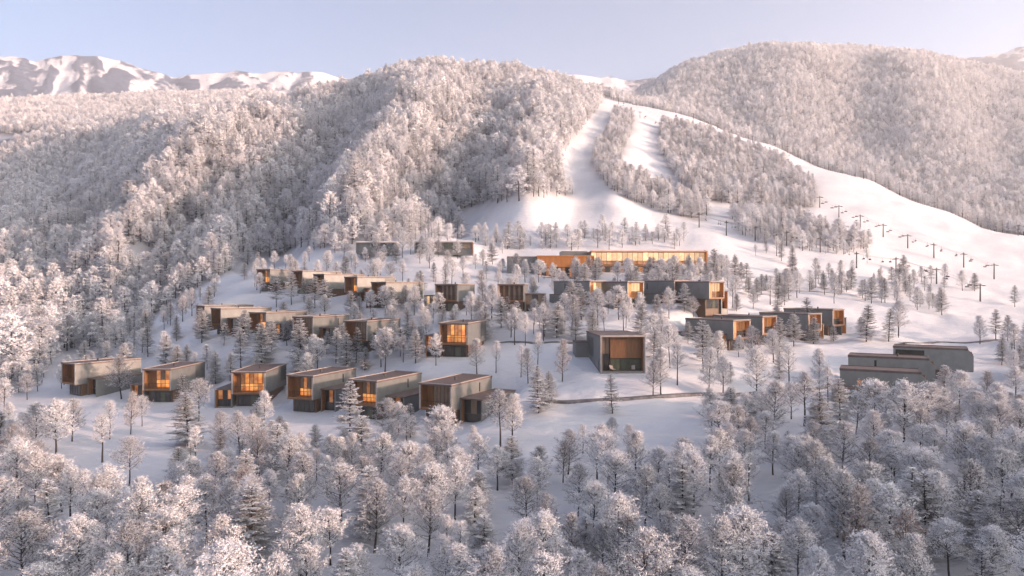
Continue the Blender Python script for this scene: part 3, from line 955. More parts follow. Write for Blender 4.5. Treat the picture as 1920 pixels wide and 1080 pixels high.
def lodge():
    d0 = 222.0
    base = at(1060, 518, d0)
    root = empty('lodge', base, math.radians(1.5))
    tag(root, 'long two-winged lodge with glowing glass and orange slatted timber band', 'lodge')
    s = d0 / F
    # slatted wing standing forward
    a, b = (1007 - 1060) * s, (1114 - 1060) * s
    hz = 39 * s
    MB().box(a + 0.3, b - 0.3, 0.8, 14, -3, hz - 0.3).build('wing_wall', 'cladding_dark', root)
    MB().box(a, b, -0.2, 14.2, hz - 0.297, hz).build('wing_roof', 'timber_bright', root)
    MB().box(a, b, 0.5, 0.77, hz * 0.47, hz - 0.30).build('slat_backing', 'timber', root)
    n = 46
    for k in range(n):
        x = a + (b - a) * k / n
        MB().box(x, x + (b - a) / n * 0.62, 0.1, 0.47, hz * 0.45, hz - 0.30).build('slat', 'timber_bright', root)
    MB().box(b - 0.29, b + 0.02, 0.0, 13.9, -1, hz - 0.30).build('end_wall', 'timber_dark', root)
    window(root, a + 0.35, b - 0.35, -0.4, hz * 0.45, 0.72, [['lit_soft', 'dark_glass', 'lit_soft']], 14, fw=0.16, name='ground_floor_window')
    # long glazed wing
    c0, c1 = b + 0.05, (1327 - 1060) * s * 1.05
    y0 = 7.0
    ht = 48.5 * s * (d0 + y0) / d0
    MB().box(c0, c1 - 0.4, y0 + 1.2, y0 + 15, -3, ht - 0.4).build('long_wing_wall', 'cladding_dark', root)
    MB().box(c0, c1, y0 - 1.0, y0 + 15.3, ht - 0.397, ht).build('long_wing_roof', 'timber_bright', root)
    MB().box(c1 - 0.38, c1 - 0.02, y0 - 0.8, y0 + 15, -2, ht - 0.40).build('end_wall', 'timber_bright', root)
    window(root, c0 + 0.05, c1 - 0.42, ht * 0.46, ht - 0.42, y0 + 0.9, ['lit_soft', 'lit_pale'], 22, (0.3, 0.7), fw=0.13, name='upper_window')  # lower panes glow browner, imitating a reflection in the glass
    MB().box(c0, c1 - 0.42, y0 + 0.2, y0 + 1.15, ht * 0.40, ht * 0.455).build('mid_ledge', 'timber', root)
    window(root, c0 + 0.05, c1 - 0.42, -0.6, ht * 0.395, y0 + 1.0, [['curtain_glass', 'dark_glass', 'lit_soft', 'dark_glass']], 24, fw=0.16, name='ground_floor_window')
    # service blocks
    MB().box((952 - 1060) * s, a - 0.02, 4, 15, -2.5, 36.5 * s).build('service_wall', 'cladding', root)
    MB().box((952 - 1060) * s - 0.1, a - 0.03, 3.9, 15.1, 36.5 * s + 0.003, 36.5 * s + 0.3).build('service_roof', 'roof_sheet', root)
    MB().box((1062 - 1060) * s, b + 0.02, 15.4, 24, -2, 52 * s).build('plant_room', 'cladding', root)
    MB().box(a, b + 3, -4.5, 0.0, -3, -0.35).build('terrace', 'concrete', root)
    MB().box(a + 0.05, b + 2.9, -4.4, -0.05, -0.347, -0.22).build('terrace_snow', 'snow', root)


lodge()


def pavilion(px0, px1, py_base, d, hpx, label, blocks):
    base = at((px0 + px1) / 2, py_base, d)
    root = empty('pavilion', base, 0.0)
    tag(root, label, 'pavilion')
    s = d / F
    w = (px1 - px0) * s / 2
    h = hpx * s
    MB().box(-w, w, 0.8, 7, -2, h - 0.3).build('wall', 'cladding', root)
    MB().box(-w - 0.2, w + 0.2, -0.2, 7.2, h - 0.297, h).build('roof', 'trim', root)
    MB().box(-w - 0.1, w + 0.1, -0.1, 7.1, h + 0.003, h + 0.35).build('roof_snow', 'snow', root)
    for (f0, f1, m) in blocks:
        window(root, -w + 2 * w * f0, -w + 2 * w * f1, 0.1, h - 0.32, 0.7, [[m]], max(2, int((f1 - f0) * 2 * w / 1.1)))
    for f in (0.0, 1.0):
        x = -w + 2 * w * f
        MB().box(x - 0.15, x + 0.15, 0.0, 0.797, -1.5, h - 0.30).build('fin_wall', 'timber' if f else 'cladding', root)


pavilion(778, 886, 467, 236, 14, 'low snow-roofed pavilion with dark windows on top of the snow mound',
         [(0.02, 0.42, 'dark_glass'), (0.50, 0.72, 'green_glass'), (0.84, 0.97, 'curtain_glass')])
pavilion(668, 742, 466, 240, 12, 'low grey pavilion half hidden by pink frosted trees above the third row',
         [(0.36, 0.55, 'dark_glass'), (0.68, 0.78, 'dark_glass')])

# ------------------------------------------------------------------ paths across the slope


def path(label, pts, width, mat, raise_=0.12):
    """ribbon laid on the slope, on a small embankment of its own"""
    P = []
    for (px, py) in pts:
        d = hit(px, py)
        P.append(((px - CX) / F * d, d))
    t = np.linspace(0, len(P) - 1, len(P) * 14)
    x = np.interp(t, range(len(P)), [p[0] for p in P])
    y = np.interp(t, range(len(P)), [p[1] for p in P])
    for _ in range(12):
        x[1:-1] = (x[:-2] + 2 * x[1:-1] + x[2:]) / 4
        y[1:-1] = (y[:-2] + 2 * y[1:-1] + y[2:]) / 4
    z = height(x, y)
    for _ in range(8):
        z[1:-1] = (z[:-2] + 2 * z[1:-1] + z[2:]) / 4
    tx, ty = np.gradient(x), np.gradient(y)
    ln = np.hypot(tx, ty)
    nx, ny = -ty / ln, tx / ln
    m = MB()
    k = len(x)
    prof_ = [(-width / 2 - 0.02, -1.2), (-width / 2, raise_ + 0.12), (width / 2, raise_ + 0.12), (width / 2 + 0.02, -1.2)]
    for i in range(k):
        for (o, dz) in prof_:
            m.v.append((x[i] + nx[i] * o, y[i] + ny[i] * o, z[i] + dz))
    for i in range(k - 1):
        for j in range(3):
            a = i * 4 + j
            m.f.append((a, a + 1, a + 5, a + 4))
            m.m.append(0)
    tag(m.build('path', mat, None, False), label, None, None, 'structure')


path('dark path below the large cabin', [(1020, 752), (1120, 750), (1220, 744), (1320, 738), (1400, 738), (1500, 732), (1560, 722)], 1.8, 'asphalt', -0.02)
path('dark path from the lone cabin to the large cabin', [(930, 643), (990, 642), (1040, 641), (1088, 643)], 1.7, 'asphalt', -0.05)
path('dark service track on the meadow', [(1370, 541), (1440, 540), (1510, 546), (1560, 548)], 1.7, 'asphalt', 0.0)
path('dark track past the stepped cabins', [(1690, 645), (1760, 640), (1850, 641), (1960, 636)], 1.7, 'asphalt', 0.0)

# ------------------------------------------------------------------ chairlifts


def lift_meshes():
    H = 9.0
    return dict(
        mast=MB().tube([(0, 0, -1.5), (0, 0, H)], [0.42, 0.30], 8).mesh('mast', 'lift_steel'),
        base=MB().tube([(0, 0, -9.0), (0, 0, -1.4)], [0.46, 0.37], 8).mesh('mast_base', 'lift_steel'),
        arm=MB().box(-2.3, 2.3, -0.16, 0.16, H - 0.9, H - 0.55).mesh('crossarm', 'lift_steel'),
        head=MB().tube([(-0.9, 0, H - 0.55), (0, 0, H + 0.5), (0.9, 0, H - 0.55)], 0.09, 5).mesh('head_frame', 'lift_steel'),
        sheave=MB().box(-0.14, 0.14, -1.1, 1.1, -0.15, 0.15).mesh('sheave_train', 'lift_steel'),
        hanger=MB().tube([(0, 0, 0), (0.0, 0, -0.4), (0.1, 0, -1.6), (0, 0, -1.75)], 0.06, 5).mesh('hanger', 'lift_steel'),
        seat=MB().box(-1.15, 1.15, -0.36, 0.24, -2.38, -2.20).mesh('seat', 'lift_steel'),
        back=MB().prism([(0.20, -2.24), (0.38, -1.62), (0.30, -1.60), (0.12, -2.22)], -1.15, 1.15).mesh('backrest', 'lift_steel'),
    )


LM = lift_meshes()


def lift(pts, per_span, desc, gname, sc=1.0, tall=()):
    """pts: (px, py of the tower foot); towers, two cables and hanging chairs"""
    W_ = []
    for px, py in pts:
        d = hit(px, py)
        W_.append(Vector(((px - CX) / F * d, d, float(height((px - CX) / F * d, d)))))
    heads = []
    for i, p in enumerate(W_):
        q = W_[min(i + 1, len(W_) - 1)] - W_[max(i - 1, 0)]
        rz = math.atan2(q.y, q.x) - math.pi / 2
        r = empty('lift_tower', p, rz)
        r.scale = (sc, sc, sc)
        if i in tall:
            p.z += 9.0 * 0.45
            r.location = p
            link('mast_base', LM['base'], r)
        tag(r, f'dark steel T-shaped tower of the {desc}', 'lift tower', f'towers of the {gname}')
        for k, nm in (('mast', 'mast'), ('arm', 'crossarm'), ('head', 'head_frame')):
            link(nm, LM[k], r)
        for s in (-1, 1):
            o = link('sheave_train', LM['sheave'], r)
            o.location = (s * 2.2, 0, 8.05)
        heads.append((p, rz))
    # chairs ride on the cables
    cables = {-1: [], 1: []}
    for i in range(len(W_) - 1):
        (p, ra), (q, rb) = heads[i], heads[i + 1]
        for s in (-1, 1):
            a = p + Matrix.Rotation(ra, 3, 'Z') @ Vector((s * 2.2 * sc, 0, 8.25 * sc))
            b = q + Matrix.Rotation(rb, 3, 'Z') @ Vector((s * 2.2 * sc, 0, 8.25 * sc))
            sag = (b - a).length * 0.018
            for t in (0, .2, .4, .6, .8) if i < len(W_) - 2 else (0, .2, .4, .6, .8, 1):
                c = a.lerp(b, t)
                c.z -= sag * 4 * t * (1 - t)
                cables[s].append(c)
            for k in range(per_span):
                t = (k + 0.5 + 0.12 * s) / per_span
                c = a.lerp(b, t)
                c.z -= sag * 4 * t * (1 - t)
                r = empty('lift_chair', c, (ra if s < 0 else ra + math.pi))
                r.scale = (sc, sc, sc)
                tag(r, f'dark empty chair hanging on the {desc}', 'lift chair', f'chairs of the {gname}')
                link('hanger', LM['hanger'], r)
                link('seat', LM['seat'], r)
                link('backrest', LM['back'], r)
    for s in (-1, 1):
        o = MB().tube([tuple(c) for c in cables[s]], 0.035, 4).build('lift_cable', 'cable_steel')
        tag(o, f'thin steel haul cable of the {desc}, ' + ('uphill' if s > 0 else 'downhill') + ' side', 'cable')


lift([(1864, 524), (1807, 502), (1751, 484), (1702, 466), (1656, 445), (1613, 427), (1573, 408), (1537, 390), (1480, 362), (1432, 340),
      (1384, 327), (1357, 315), (1333, 303), (1309, 289), (1287, 276), (1240, 252), (1200, 222), (1160, 196)], 2,
     'main chairlift crossing the open piste', 'main chairlift', 0.8, range(8, 16))
lift([(1838, 566), (1756, 533), (1680, 513), (1606, 503), (1538, 474), (1475, 462), (1416, 452), (1362, 442), (1311, 427)], 2,
     'lower chairlift ending beside the lodge grove', 'lower chairlift', 0.74)
lift([(1909, 442), (1852, 424), (1800, 404), (1704, 370), (1619, 336), (1543, 311), (1476, 287), (1411, 268), (1345, 242), (1300, 224)], 1,
     'ridge chairlift along the wooded piste edge', 'ridge chairlift', 0.78)

# ------------------------------------------------------------------ frosted trees


def strip(m, a, b, w, mi, up=None):
    d = b - a
    u = up if up is not None else Vector((random.gauss(0, 1), random.gauss(0, 1), random.gauss(0, 1)))
    s = d.cross(u)
    if s.length < 1e-6:
        return
    s = s.normalized() * w
    i = len(m.v)
    m.v += [tuple(a - s), tuple(a + s), tuple(b + s * 0.4), tuple(b - s * 0.4)]
    m.f.append((i, i + 1, i + 2, i + 3))
    m.m.append(mi)


def flake(m, p, r, mi):
    """small kite-shaped clump of rime"""
    a = Vector((random.gauss(0, 1), random.gauss(0, 1), random.gauss(0, .8)))
    if a.length < 1e-3:
        return
    a.normalize()
    b = a.orthogonal().normalized()
    i = len(m.v)
    r2 = r * random.uniform(0.20, 0.42)
    m.v += [tuple(p - a * r), tuple(p + b * r2), tuple(p + a * r * 0.9), tuple(p - b * r2 + a * r * 0.2)]
    m.f.append((i, i + 1, i + 2, i + 3))
    m.m.append(mi)


def trunk_mesh(H, r0, seed, top=0.86):
    random.seed(seed)
    pts, rad = [], []
    x = y = 0.0
    n = 7
    for k in range(n + 1):
        t = k / n
        pts.append((x, y, -0.7 + t * (H * top + 0.7)))
        rad.append(r0 * (1 - 0.82 * t) * (1.25 if k == 0 else 1))
        x += random.gauss(0, 0.045)
        y += random.gauss(0, 0.045)
    return pts, rad


def broadleaf(seed, H=8.0, spread=0.30, base=0.30, nprim=30, nsec=6, ntw=5, nfl=8, fr=(0.028, 0.068), frost=1, round_=0.35):
    """airy rime-covered crown: limbs, branches, twigs and rime clumps. returns (trunk MB, crown MB)"""
    pts, rad = trunk_mesh(H, 0.016 * H, seed)
    T = MB().tube(pts, rad, 7)
    random.seed(seed * 7 + 1)
    C = MB()
    fl = [0]

    def trunk_at(z):
        t = (min(z, H * 0.86) + 0.7) / (H * 0.86 + 0.7) * 7
        i = min(int(t), 6)
        return Vector(pts[i]).lerp(Vector(pts[i + 1]), t - i) + Vector((0, 0, max(0, z - H * 0.86)))
    for k in range(nprim):
        f = (k + random.random()) / nprim
        z = H * (base + (0.90 - base) * f)
        az = k * 2.399 + random.uniform(-.4, .4)
        env = round_ * math.sin(math.pi * min(1, (0.16 + 0.80 * f)) ** 0.85) ** 0.7 + (1 - round_) * 1.25 * (1 - f) ** 0.75 * min(1, 0.5 + 2.2 * f)
        ln = H * spread * env * random.uniform(0.65, 1.15) + 0.25
        el = math.radians(random.uniform(18, 40) + 35 * f)
        d = Vector((math.cos(az) * math.cos(el), math.sin(az) * math.cos(el), math.sin(el)))
        p0 = trunk_at(z)
        p1 = p0 + d * ln * 0.5
        p2 = p1 + (d + Vector((random.gauss(0, .2), random.gauss(0, .2), random.uniform(-.1, .35)))).normalized() * ln * 0.5
        C.tube([p0, p1, p2], [0.036, 0.024, 0.010], 3, 0, False)
        for q in range(nfl * 3):
            t = 0.3 + 0.7 * random.random()
            flake(C, (p0.lerp(p1, t * 2) if t < 0.5 else p1.lerp(p2, t * 2 - 1)) + Vector((0, 0, 0.04)), random.uniform(*fr), 1)
        for s in range(nsec):
            t = 0.25 + 0.75 * (s + random.random()) / nsec
            q0 = p0.lerp(p1, t * 2) if t < 0.5 else p1.lerp(p2, t * 2 - 1)
            dv = (d * 0.7 + Vector((random.gauss(0, .75), random.gauss(0, .75), random.gauss(0.15, .5)))).normalized()
            l2 = ln * random.uniform(0.25, 0.45) * (1.15 - 0.5 * t) + 0.15
            q1 = q0 + dv * l2
            strip(C, q0, q1, 0.015, 0)
            strip(C, q0, q1, 0.015, 0)
            for w in range(ntw):
                t2 = 0.2 + 0.8 * (w + random.random()) / ntw
                r0_ = q0.lerp(q1, t2)
                tv = (dv * 0.6 + Vector((random.gauss(0, .8), random.gauss(0, .8), random.gauss(0.1, .6)))).normalized()
                l3 = random.uniform(0.28, 0.62)
                r1 = r0_ + tv * l3
                strip(C, r0_, r1, 0.015, 0 if random.random() < 0.55 else 1)
                for q in range(nfl):
                    if random.random() < frost:
                        p = r0_.lerp(r1, (q + random.random()) / nfl) + Vector((random.gauss(0, .03), random.gauss(0, .03), 0.02))
                        flake(C, p, random.uniform(*fr), 1)
    return T, C


def conifer(seed, H=8.0, spread=0.22, base=0.16, step=0.30, nb=6, tw=0.20, nfl=2, fr=(0.05, 0.10), snowy=0.85):
    """larch-like layered crown: drooping limbs with dark sprays below and snow lying on top"""
    pts, rad = trunk_mesh(H, 0.014 * H, seed, 0.97)
    T = MB().tube(pts, rad, 7)
    random.seed(seed * 11 + 5)
    C = MB()
    UP = Vector((0, 0, 1))

    def trunk_at(z):
        t = (z + 0.7) / (H * 0.97 + 0.7) * 7
        i = min(int(t), 6)
        return Vector(pts[i]).lerp(Vector(pts[i + 1]), min(t - i, 1))
    z = H * base
    az0 = 0
    while z < H * 0.985:
        f = (z - H * base) / (H * (1 - base))
        n = nb if f < 0.85 else 4
        az0 += 0.9
        skip = random.random()
        for k in range(n):
            if random.random() < 0.12:
                continue
            az = az0 + 2 * math.pi * k / n + random.uniform(-.3, .3)
            ln = H * spread * ((1 - f) ** 0.75) * min(1, 0.55 + f * 3) * random.uniform(0.65, 1.15) + 0.16
            el = math.radians(random.uniform(-18, 8) + 30 * f)
            d = Vector((math.cos(az) * math.cos(el), math.sin(az) * math.cos(el), math.sin(el)))
            sd = Vector((-math.sin(az), math.cos(az), 0))
            p0 = trunk_at(min(z + random.uniform(-.12, .12), H * 0.96))
            p2 = p0 + d * ln + UP * ln * 0.06
            strip(C, p0, p2, 0.03, 0, sd)
            strip(C, p0, p2, 0.03, 0, UP)
            m_ = max(2, int(ln / tw))
            for j in range(m_):
                t = 0.18 + 0.82 * (j + random.random() * 0.8) / m_
                for s in (-1, 1):
                    q0 = p0.lerp(p2, t)
                    l2 = (0.20 + 0.30 * ln * (1 - t) + 0.05) * random.uniform(0.7, 1.2)
                    q1 = q0 + (d * 0.75 + sd * s * 0.85 + UP * random.uniform(-.30, .10)).normalized() * l2
                    strip(C, q0, q1, 0.045, 0, UP + sd * random.uniform(-.5, .5))
                    if random.random() < snowy:
                        strip(C, q0 + UP * 0.035, q1 + UP * 0.02, random.uniform(0.055, 0.10), 1, UP + sd * random.uniform(-.6, .6))
                    for q in range(nfl):
                        if random.random() < snowy:
                            flake(C, q0.lerp(q1, random.random()) + UP * 0.03, random.uniform(*fr), 1)
        z += step * random.uniform(0.8, 1.2) * (0.75 + 0.5 * (1 - f))
    for q in range(8):
        flake(C, trunk_at(H * random.uniform(0.9, 0.96)) + UP * 0.1, 0.09, 1)
    return T, C


class Proto:
    def __init__(self, kind, tc, H, look, mats):
        self.kind, self.H, self.look = kind, H, look
        self.trunk = tc[0].mesh('trunk', 'bark', True)
        self.crown = tc[1].mesh('crown', mats)


FINE, FINE2 = (0.045, 0.115), (0.042, 0.100)
BROAD = [
    Proto('frosted_broadleaf_tree', broadleaf(1, 8.0, 0.31, 0.26, 36, 7, 7, 5, FINE, 1, 0.30), 8.0, 'round-crowned', ('twig', 'frost')),
    Proto('slender_frosted_tree', broadleaf(2, 8.5, 0.26, 0.20, 40, 7, 7, 5, FINE, 1, 0.0), 8.5, 'oval-crowned', ('twig', 'frost')),
    Proto('frosted_broadleaf_tree', broadleaf(3, 7.5, 0.36, 0.28, 36, 7, 7, 5, FINE, 1, 0.25), 7.5, 'wide-crowned', ('twig', 'frost')),
    Proto('slender_frosted_tree', broadleaf(4, 9.0, 0.23, 0.38, 30, 6, 7, 5, FINE, 1, 0.1), 9.0, 'high-crowned', ('twig', 'frost')),
    Proto('frosted_broadleaf_tree', broadleaf(5, 8.0, 0.30, 0.20, 38, 7, 6, 5, FINE2, 0.85, 0.35), 8.0, 'greyish', ('twig', 'frost_dull')),
    Proto('frosted_broadleaf_tree', broadleaf(6, 7.0, 0.24, 0.18, 30, 6, 6, 5, FINE2, 0.6, 0.5), 7.0, 'brown-twigged', ('twig_brown', 'frost_dull')),
    Proto('slender_frosted_tree', broadleaf(7, 9.0, 0.19, 0.34, 26, 6, 5, 5, FINE, 1, 0.2), 9.0, 'thin sparse', ('twig', 'frost')),
]
CONI = [
    Proto('frosted_conifer_tree', conifer(11, 8.0, 0.33, 0.16, 0.28, 7, 0.2, 5, (0.045, 0.11), 0.95), 8.0, 'broad layered', ('needle', 'frost')),
    Proto('frosted_conifer_tree', conifer(12, 9.0, 0.25, 0.20, 0.30, 6, 0.2, 5, (0.045, 0.11), 0.95), 9.0, 'slender pointed', ('needle', 'frost')),
    Proto('frosted_conifer_tree', conifer(13, 7.5, 0.34, 0.28, 0.32, 6, 0.2, 5, (0.045, 0.11), 0.9), 7.5, 'bare-stemmed', ('needle', 'frost')),
    Proto('frosted_conifer_tree', conifer(14, 8.0, 0.25, 0.12, 0.30, 6, 0.2, 3, (0.03, 0.07), 0.65), 8.0, 'dark', ('needle', 'frost_dull')),
    Proto('frosted_conifer_tree', conifer(15, 8.5, 0.32, 0.10, 0.26, 7, 0.2, 7, (0.035, 0.09), 1.0), 8.5, 'heavily snowed', ('needle', 'frost')),
]
TREES = []      # (x, y, r)
COUNT = {'frosted_broadleaf_tree': 0, 'slender_frosted_tree': 0, 'frosted_conifer_tree': 0}


def blocked(x, y, margin=1.6):
    for c in CABINS + [BIG]:
        b, psi = c['base'], math.radians(c['yaw'])
        dx, dy = x - b.x, y - b.y
        lx = dx * math.cos(psi) - dy * math.sin(psi)
        ly = dx * math.sin(psi) + dy * math.cos(psi)
        ext = c['W'] / 2 + margin
        lo = -ext - (c.get('aw', 0) if c.get('ax', 0) < 0 else 0)
        hi = ext + (c.get('aw', 0) if c.get('ax', 0) > 0 else 0)
        if lo < lx < hi and -margin < ly < c['L'] + margin:
            return True
    return False


NICK = ['the gully-end front cabin', 'the second front cabin', 'the third front cabin', 'the fourth front cabin', 'the fifth front cabin', 'the unlit end cabin',
        'the gully-end second-row cabin', 'the long second-row cabin', 'the middle second-row cabin', 'the fourth second-row cabin', 'the last second-row cabin', 'the lone bright-windowed cabin',
        'the gully-end third-row cabin', 'the second third-row cabin', 'the third third-row cabin', 'the fourth third-row cabin', 'the fifth third-row cabin', 'the pale-annex cabin',
        'the square dark-fronted cabin', 'the first orange-fronted cabin', 'the white-edged orange cabin', 'the half-hidden orange cabin', 'the third row end cabin',
        'the first meadow-row cabin', 'the second meadow-row cabin', 'the third meadow-row cabin', 'the last meadow-row cabin',
        'the lowest stepped cabin', 'the middle stepped cabin', 'the uppermost stepped cabin', 'the large single cabin']


def zone(px, py, d):
    if d < 99:
        band = 'at the upper wood edge' if d > 84 else 'deep in the wood' if d > 64 else 'at the foot of the wood'
        k = min(range(6), key=lambda i: abs(CABINS[i]['p'][0] - px))
        who = NICK[k] if px < 930 else NICK[30] if px < 1250 else 'the lower path' if px < 1540 else 'the stepped cabins'
        return f'{band} below {who}'
    x = (px - CX) / F * d
    best, bd = None, 1e9
    for i, c in enumerate(CABINS + [BIG]):
        psi = math.radians(c['yaw'])
        q = c['base'] + Vector((math.sin(psi), math.cos(psi), 0)) * (c['L'] * 0.4)
        e = math.hypot(q.x - x, q.y - d)
        if e < bd:
            best, bd, bq = i, e, q
    if bd < 24:
        w_ = 'uphill of' if d > bq.y + 6 else 'downhill of' if d < bq.y - 6 else 'beside'
        return f'{w_} {NICK[best]}'
    if px < 980:
        return 'on open snow above the third row' if d > 178 else 'on open snow between the cabin rows'
    if d > 200 and px < 1340:
        return 'on the snow beside the glowing lodge'
    if d < 135:
        return 'between meadow row and lower path'
    return 'on the meadow under the lower chairlift' if d > 185 else 'on the meadow above the stepped cabins'


def plant(proto, x, y, h, label=None, rz=None):
    d = y
    px = x / y * F + CX
    z = float(height(x, y))
    py = CY - (z - CZ) / d * F
    s = h / proto.H
    r = empty(proto.kind, (x, y, z - 0.05), random.uniform(0, 6.28) if rz is None else rz)
    wd = random.uniform(0.95, 1.15) * (1.18 if y < 100 else 1.0)
    r.scale = (s * wd, s * wd * random.uniform(0.92, 1.08), s)
    r.rotation_euler.x = random.gauss(0, 0.02)
    r.rotation_euler.y = random.gauss(0, 0.02)
    zn = zone(px, py, d)
    size = 'tall' if h > 8.2 else 'small' if h < 5.6 else 'medium'
    sp = 'conifer' if 'conifer' in proto.kind else 'tree'
    lb = label or f'{size} {proto.look} frosted {sp} {zn}'
    tag(r, lb, {'frosted_broadleaf_tree': 'broadleaf tree', 'slender_frosted_tree': 'slender tree', 'frosted_conifer_tree': 'conifer'}[proto.kind], None if label else f'{sp}s {zn}')
    link('trunk', proto.trunk, r)
    link('crown', proto.crown, r)
    TREES.append((x, y, h))
    COUNT[proto.kind] += 1


random.seed(77)
# trees one can pick out: foot pixel, top pixel row, prototype, own label or None
PICKED = [
    (242, 912, 826, 'b', 2, 'lone dark-stemmed frosted tree on bare snow below the second front-row cabin'),
    (192, 868, 778, 'b', 6, 'thin bare-stemmed tree on bare snow below the gully-end front cabin'),
    (206, 824, 752, 'b', 6, 'thin tree directly downhill of the gap between the first two front cabins'),
    (228, 749, 670, 'b', 4, 'frosted tree standing against the annex of the gully-end front cabin'),
    (104, 856, 758, 'b', 0, None), (136, 828, 752, 'b', 4, None), (70, 850, 760, 'b', 4, None),
    (266, 800, 745, 'b', 2, None), (245, 815, 740, 'b', 5, None),
    (345, 775, 705, 'c', 3, 'dark frosted conifer shrubbing over the corner of the second front cabin'),
    (372, 790, 715, 'b', 2, None), (352, 838, 742, 'c', 4, None), (366, 880, 800, 'b', 6, None),
    (425, 922, 845, 'b', 0, None), (450, 875, 775, 'b', 3, None), (416, 845, 775, 'b', 4, None), (482, 830, 760, 'c', 4, None),
    (494, 800, 735, 'b', 1, None), (455, 905, 830, 'c', 3, None),
    (656, 840, 722, 'c', 1, 'tall white frosted tree in front of the fifth front-row cabin'),
    (726, 826, 752, 'b', 4, None), (748, 815, 758, 'b', 0, None), (770, 820, 760, 'c', 3, None),
    (829, 868, 768, 'b', 2, 'wide frosted tree hiding the lower storey of the unlit end cabin'),
    (938, 840, 735, 'b', 3, 'high-crowned tree with long dark stem beside the unlit end cabin annex'),
    (962, 830, 742, 'b', 1, None),
    (1148, 776, 706, 'c', 3, 'small dark conifer alone on snow before the large single cabin'),
    (1010, 775, 690, 'c', 4, None), (1030, 760, 700, 'c', 4, None),
    (722, 697, 620, 'b', 2, None), (714, 690, 628, 'b', 0, None), (564, 702, 606, 'c', 4, None), (490, 690, 612, 'c', 4, None),
    (452, 692, 622, 'c', 1, None), (455, 650, 585, 'c', 4, None), (378, 645, 588, 'c', 0, None), (586, 690, 630, 'b', 1, None),
    (510, 660, 605, 'c', 0, None), (545, 640, 600, 'c', 3, None), (640, 665, 612, 'c', 0, None), (668, 680, 618, 'c', 3, None),
    (650, 695, 632, 'c', 4, None), (775, 655, 600, 'c', 4, None), (790, 650, 610, 'c', 0, None), (800, 640, 585, 'b', 1, None),
    (518, 577, 522, 'c', 2, None), (546, 572, 514, 'c', 2, None), (590, 578, 522, 'c', 2, None), (609, 584, 528, 'c', 2, None),
    (570, 566, 522, 'c', 3, None), (656, 592, 548, 'c', 0, None), (722, 592, 540, 'b', 2, 'round frosted tree covering the wall of the fifth third-row cabin'),
    (733, 590, 540, 'c', 2, None), (785, 575, 532, 'c', 3, None), (1060, 575, 535, 'b', 1, None),
    (817, 688, 632, 'b', 0, 'small frosted tree in front of the lone cabin with the bright window'),
    (895, 702, 638, 'b', 1, None), (930, 699, 640, 'b', 6, None), (965, 648, 580, 'b', 3, None), (985, 648, 588, 'b', 6, None),
    (977, 709, 650, 'b', 6, None), (991, 719, 655, 'b', 1, None), (1008, 690, 625, 'b', 6, None), (1055, 716, 642, 'b', 5, 'brown-twigged tree between the two paths beside the large single cabin'),
    (950, 600, 560, 'c', 3, None), (922, 600, 535, 'b', 1, None), (940, 615, 560, 'c', 0, None),
    (1240, 740, 655, 'b', 1, None), (1256, 690, 610, 'b', 3, None), (1225, 745, 680, 'b', 4, None), (1239, 668, 600, 'b', 0, None),
    (1290, 644, 606, 'c', 0, None), (1325, 662, 612, 'c', 0, None), (1366, 660, 618, 'b', 0, None), (1411, 680, 614, 'b', 4, None), (1385, 670, 630, 'b', 1, None),
    (1462, 665, 600, 'c', 4, None), (1488, 650, 592, 'c', 0, None), (1525, 645, 598, 'c', 4, None), (1563, 640, 610, 'c', 4, None), (1450, 680, 620, 'b', 1, None),
    (1380, 560, 520, 'b', 2, None), (1318, 590, 528, 'c', 4, None), (1283, 585, 535, 'c', 0, None), (1160, 600, 540, 'b', 2, None), (1090, 600, 535, 'c', 4, None),
    (1072, 590, 530, 'c', 0, None), (1120, 610, 545, 'b', 0, None), (1200, 600, 550, 'b', 1, None), (1230, 600, 555, 'c', 4, None), (1255, 600, 545, 'b', 0, None),
    (1140, 590, 548, 'b', 3, None), (1180, 605, 560, 'b', 1, None), (1300, 600, 560, 'b', 0, None), (1345, 610, 570, 'b', 1, None),
    (690, 482, 440, 'c', 4, None), (706, 486, 446, 'b', 1, None), (728, 480, 440, 'b', 1, None), (755, 484, 436, 'b', 0, None), (770, 478, 438, 'b', 1, None), (800, 486, 448, 'b', 2, None), (822, 482, 452, 'b', 4, None), (858, 486, 452, 'b', 0, None),
    (1010, 530, 490, 'b', 2, None), (1035, 528, 495, 'b', 0, None), (985, 530, 488, 'b', 1, None), (1158, 533, 492, 'b', 1, None), (1180, 535, 490, 'b', 0, None), (1215, 534, 484, 'c', 4, None), (1240, 532, 488, 'b', 2, None), (1265, 535, 482, 'b', 0, None), (1290, 530, 480, 'c', 4, None), (1312, 534, 484, 'b', 1, None), (1338, 530, 470, 'c', 4, None), (1352, 525, 480, 'b', 2, None),
    (1330, 745, 655, 'b', 1, None), (1370, 720, 690, 'c', 3, None), (1420, 760, 660, 'b', 0, None), (1508, 800, 700, 'b', 3, None), (1535, 720, 655, 'b', 1, None),
    (1640, 830, 720, 'b', 2, None), (1697, 840, 722, 'b', 0, None), (1735, 830, 725, 'b', 2, None), (1575, 795, 715, 'c', 4, None), (1605, 815, 740, 'b', 4, None),
    (1770, 772, 690, 'c', 0, None), (1800, 775, 700, 'b', 2, None), (1905, 770, 690, 'b', 3, None), (1850, 765, 700, 'b', 5, None),
    (1447, 825, 720, 'b', 4, None), (1540, 850, 740, 'c', 4, None), (1335, 815, 730, 'b', 3, None), (1385, 845, 765, 'b', 0, None),
]
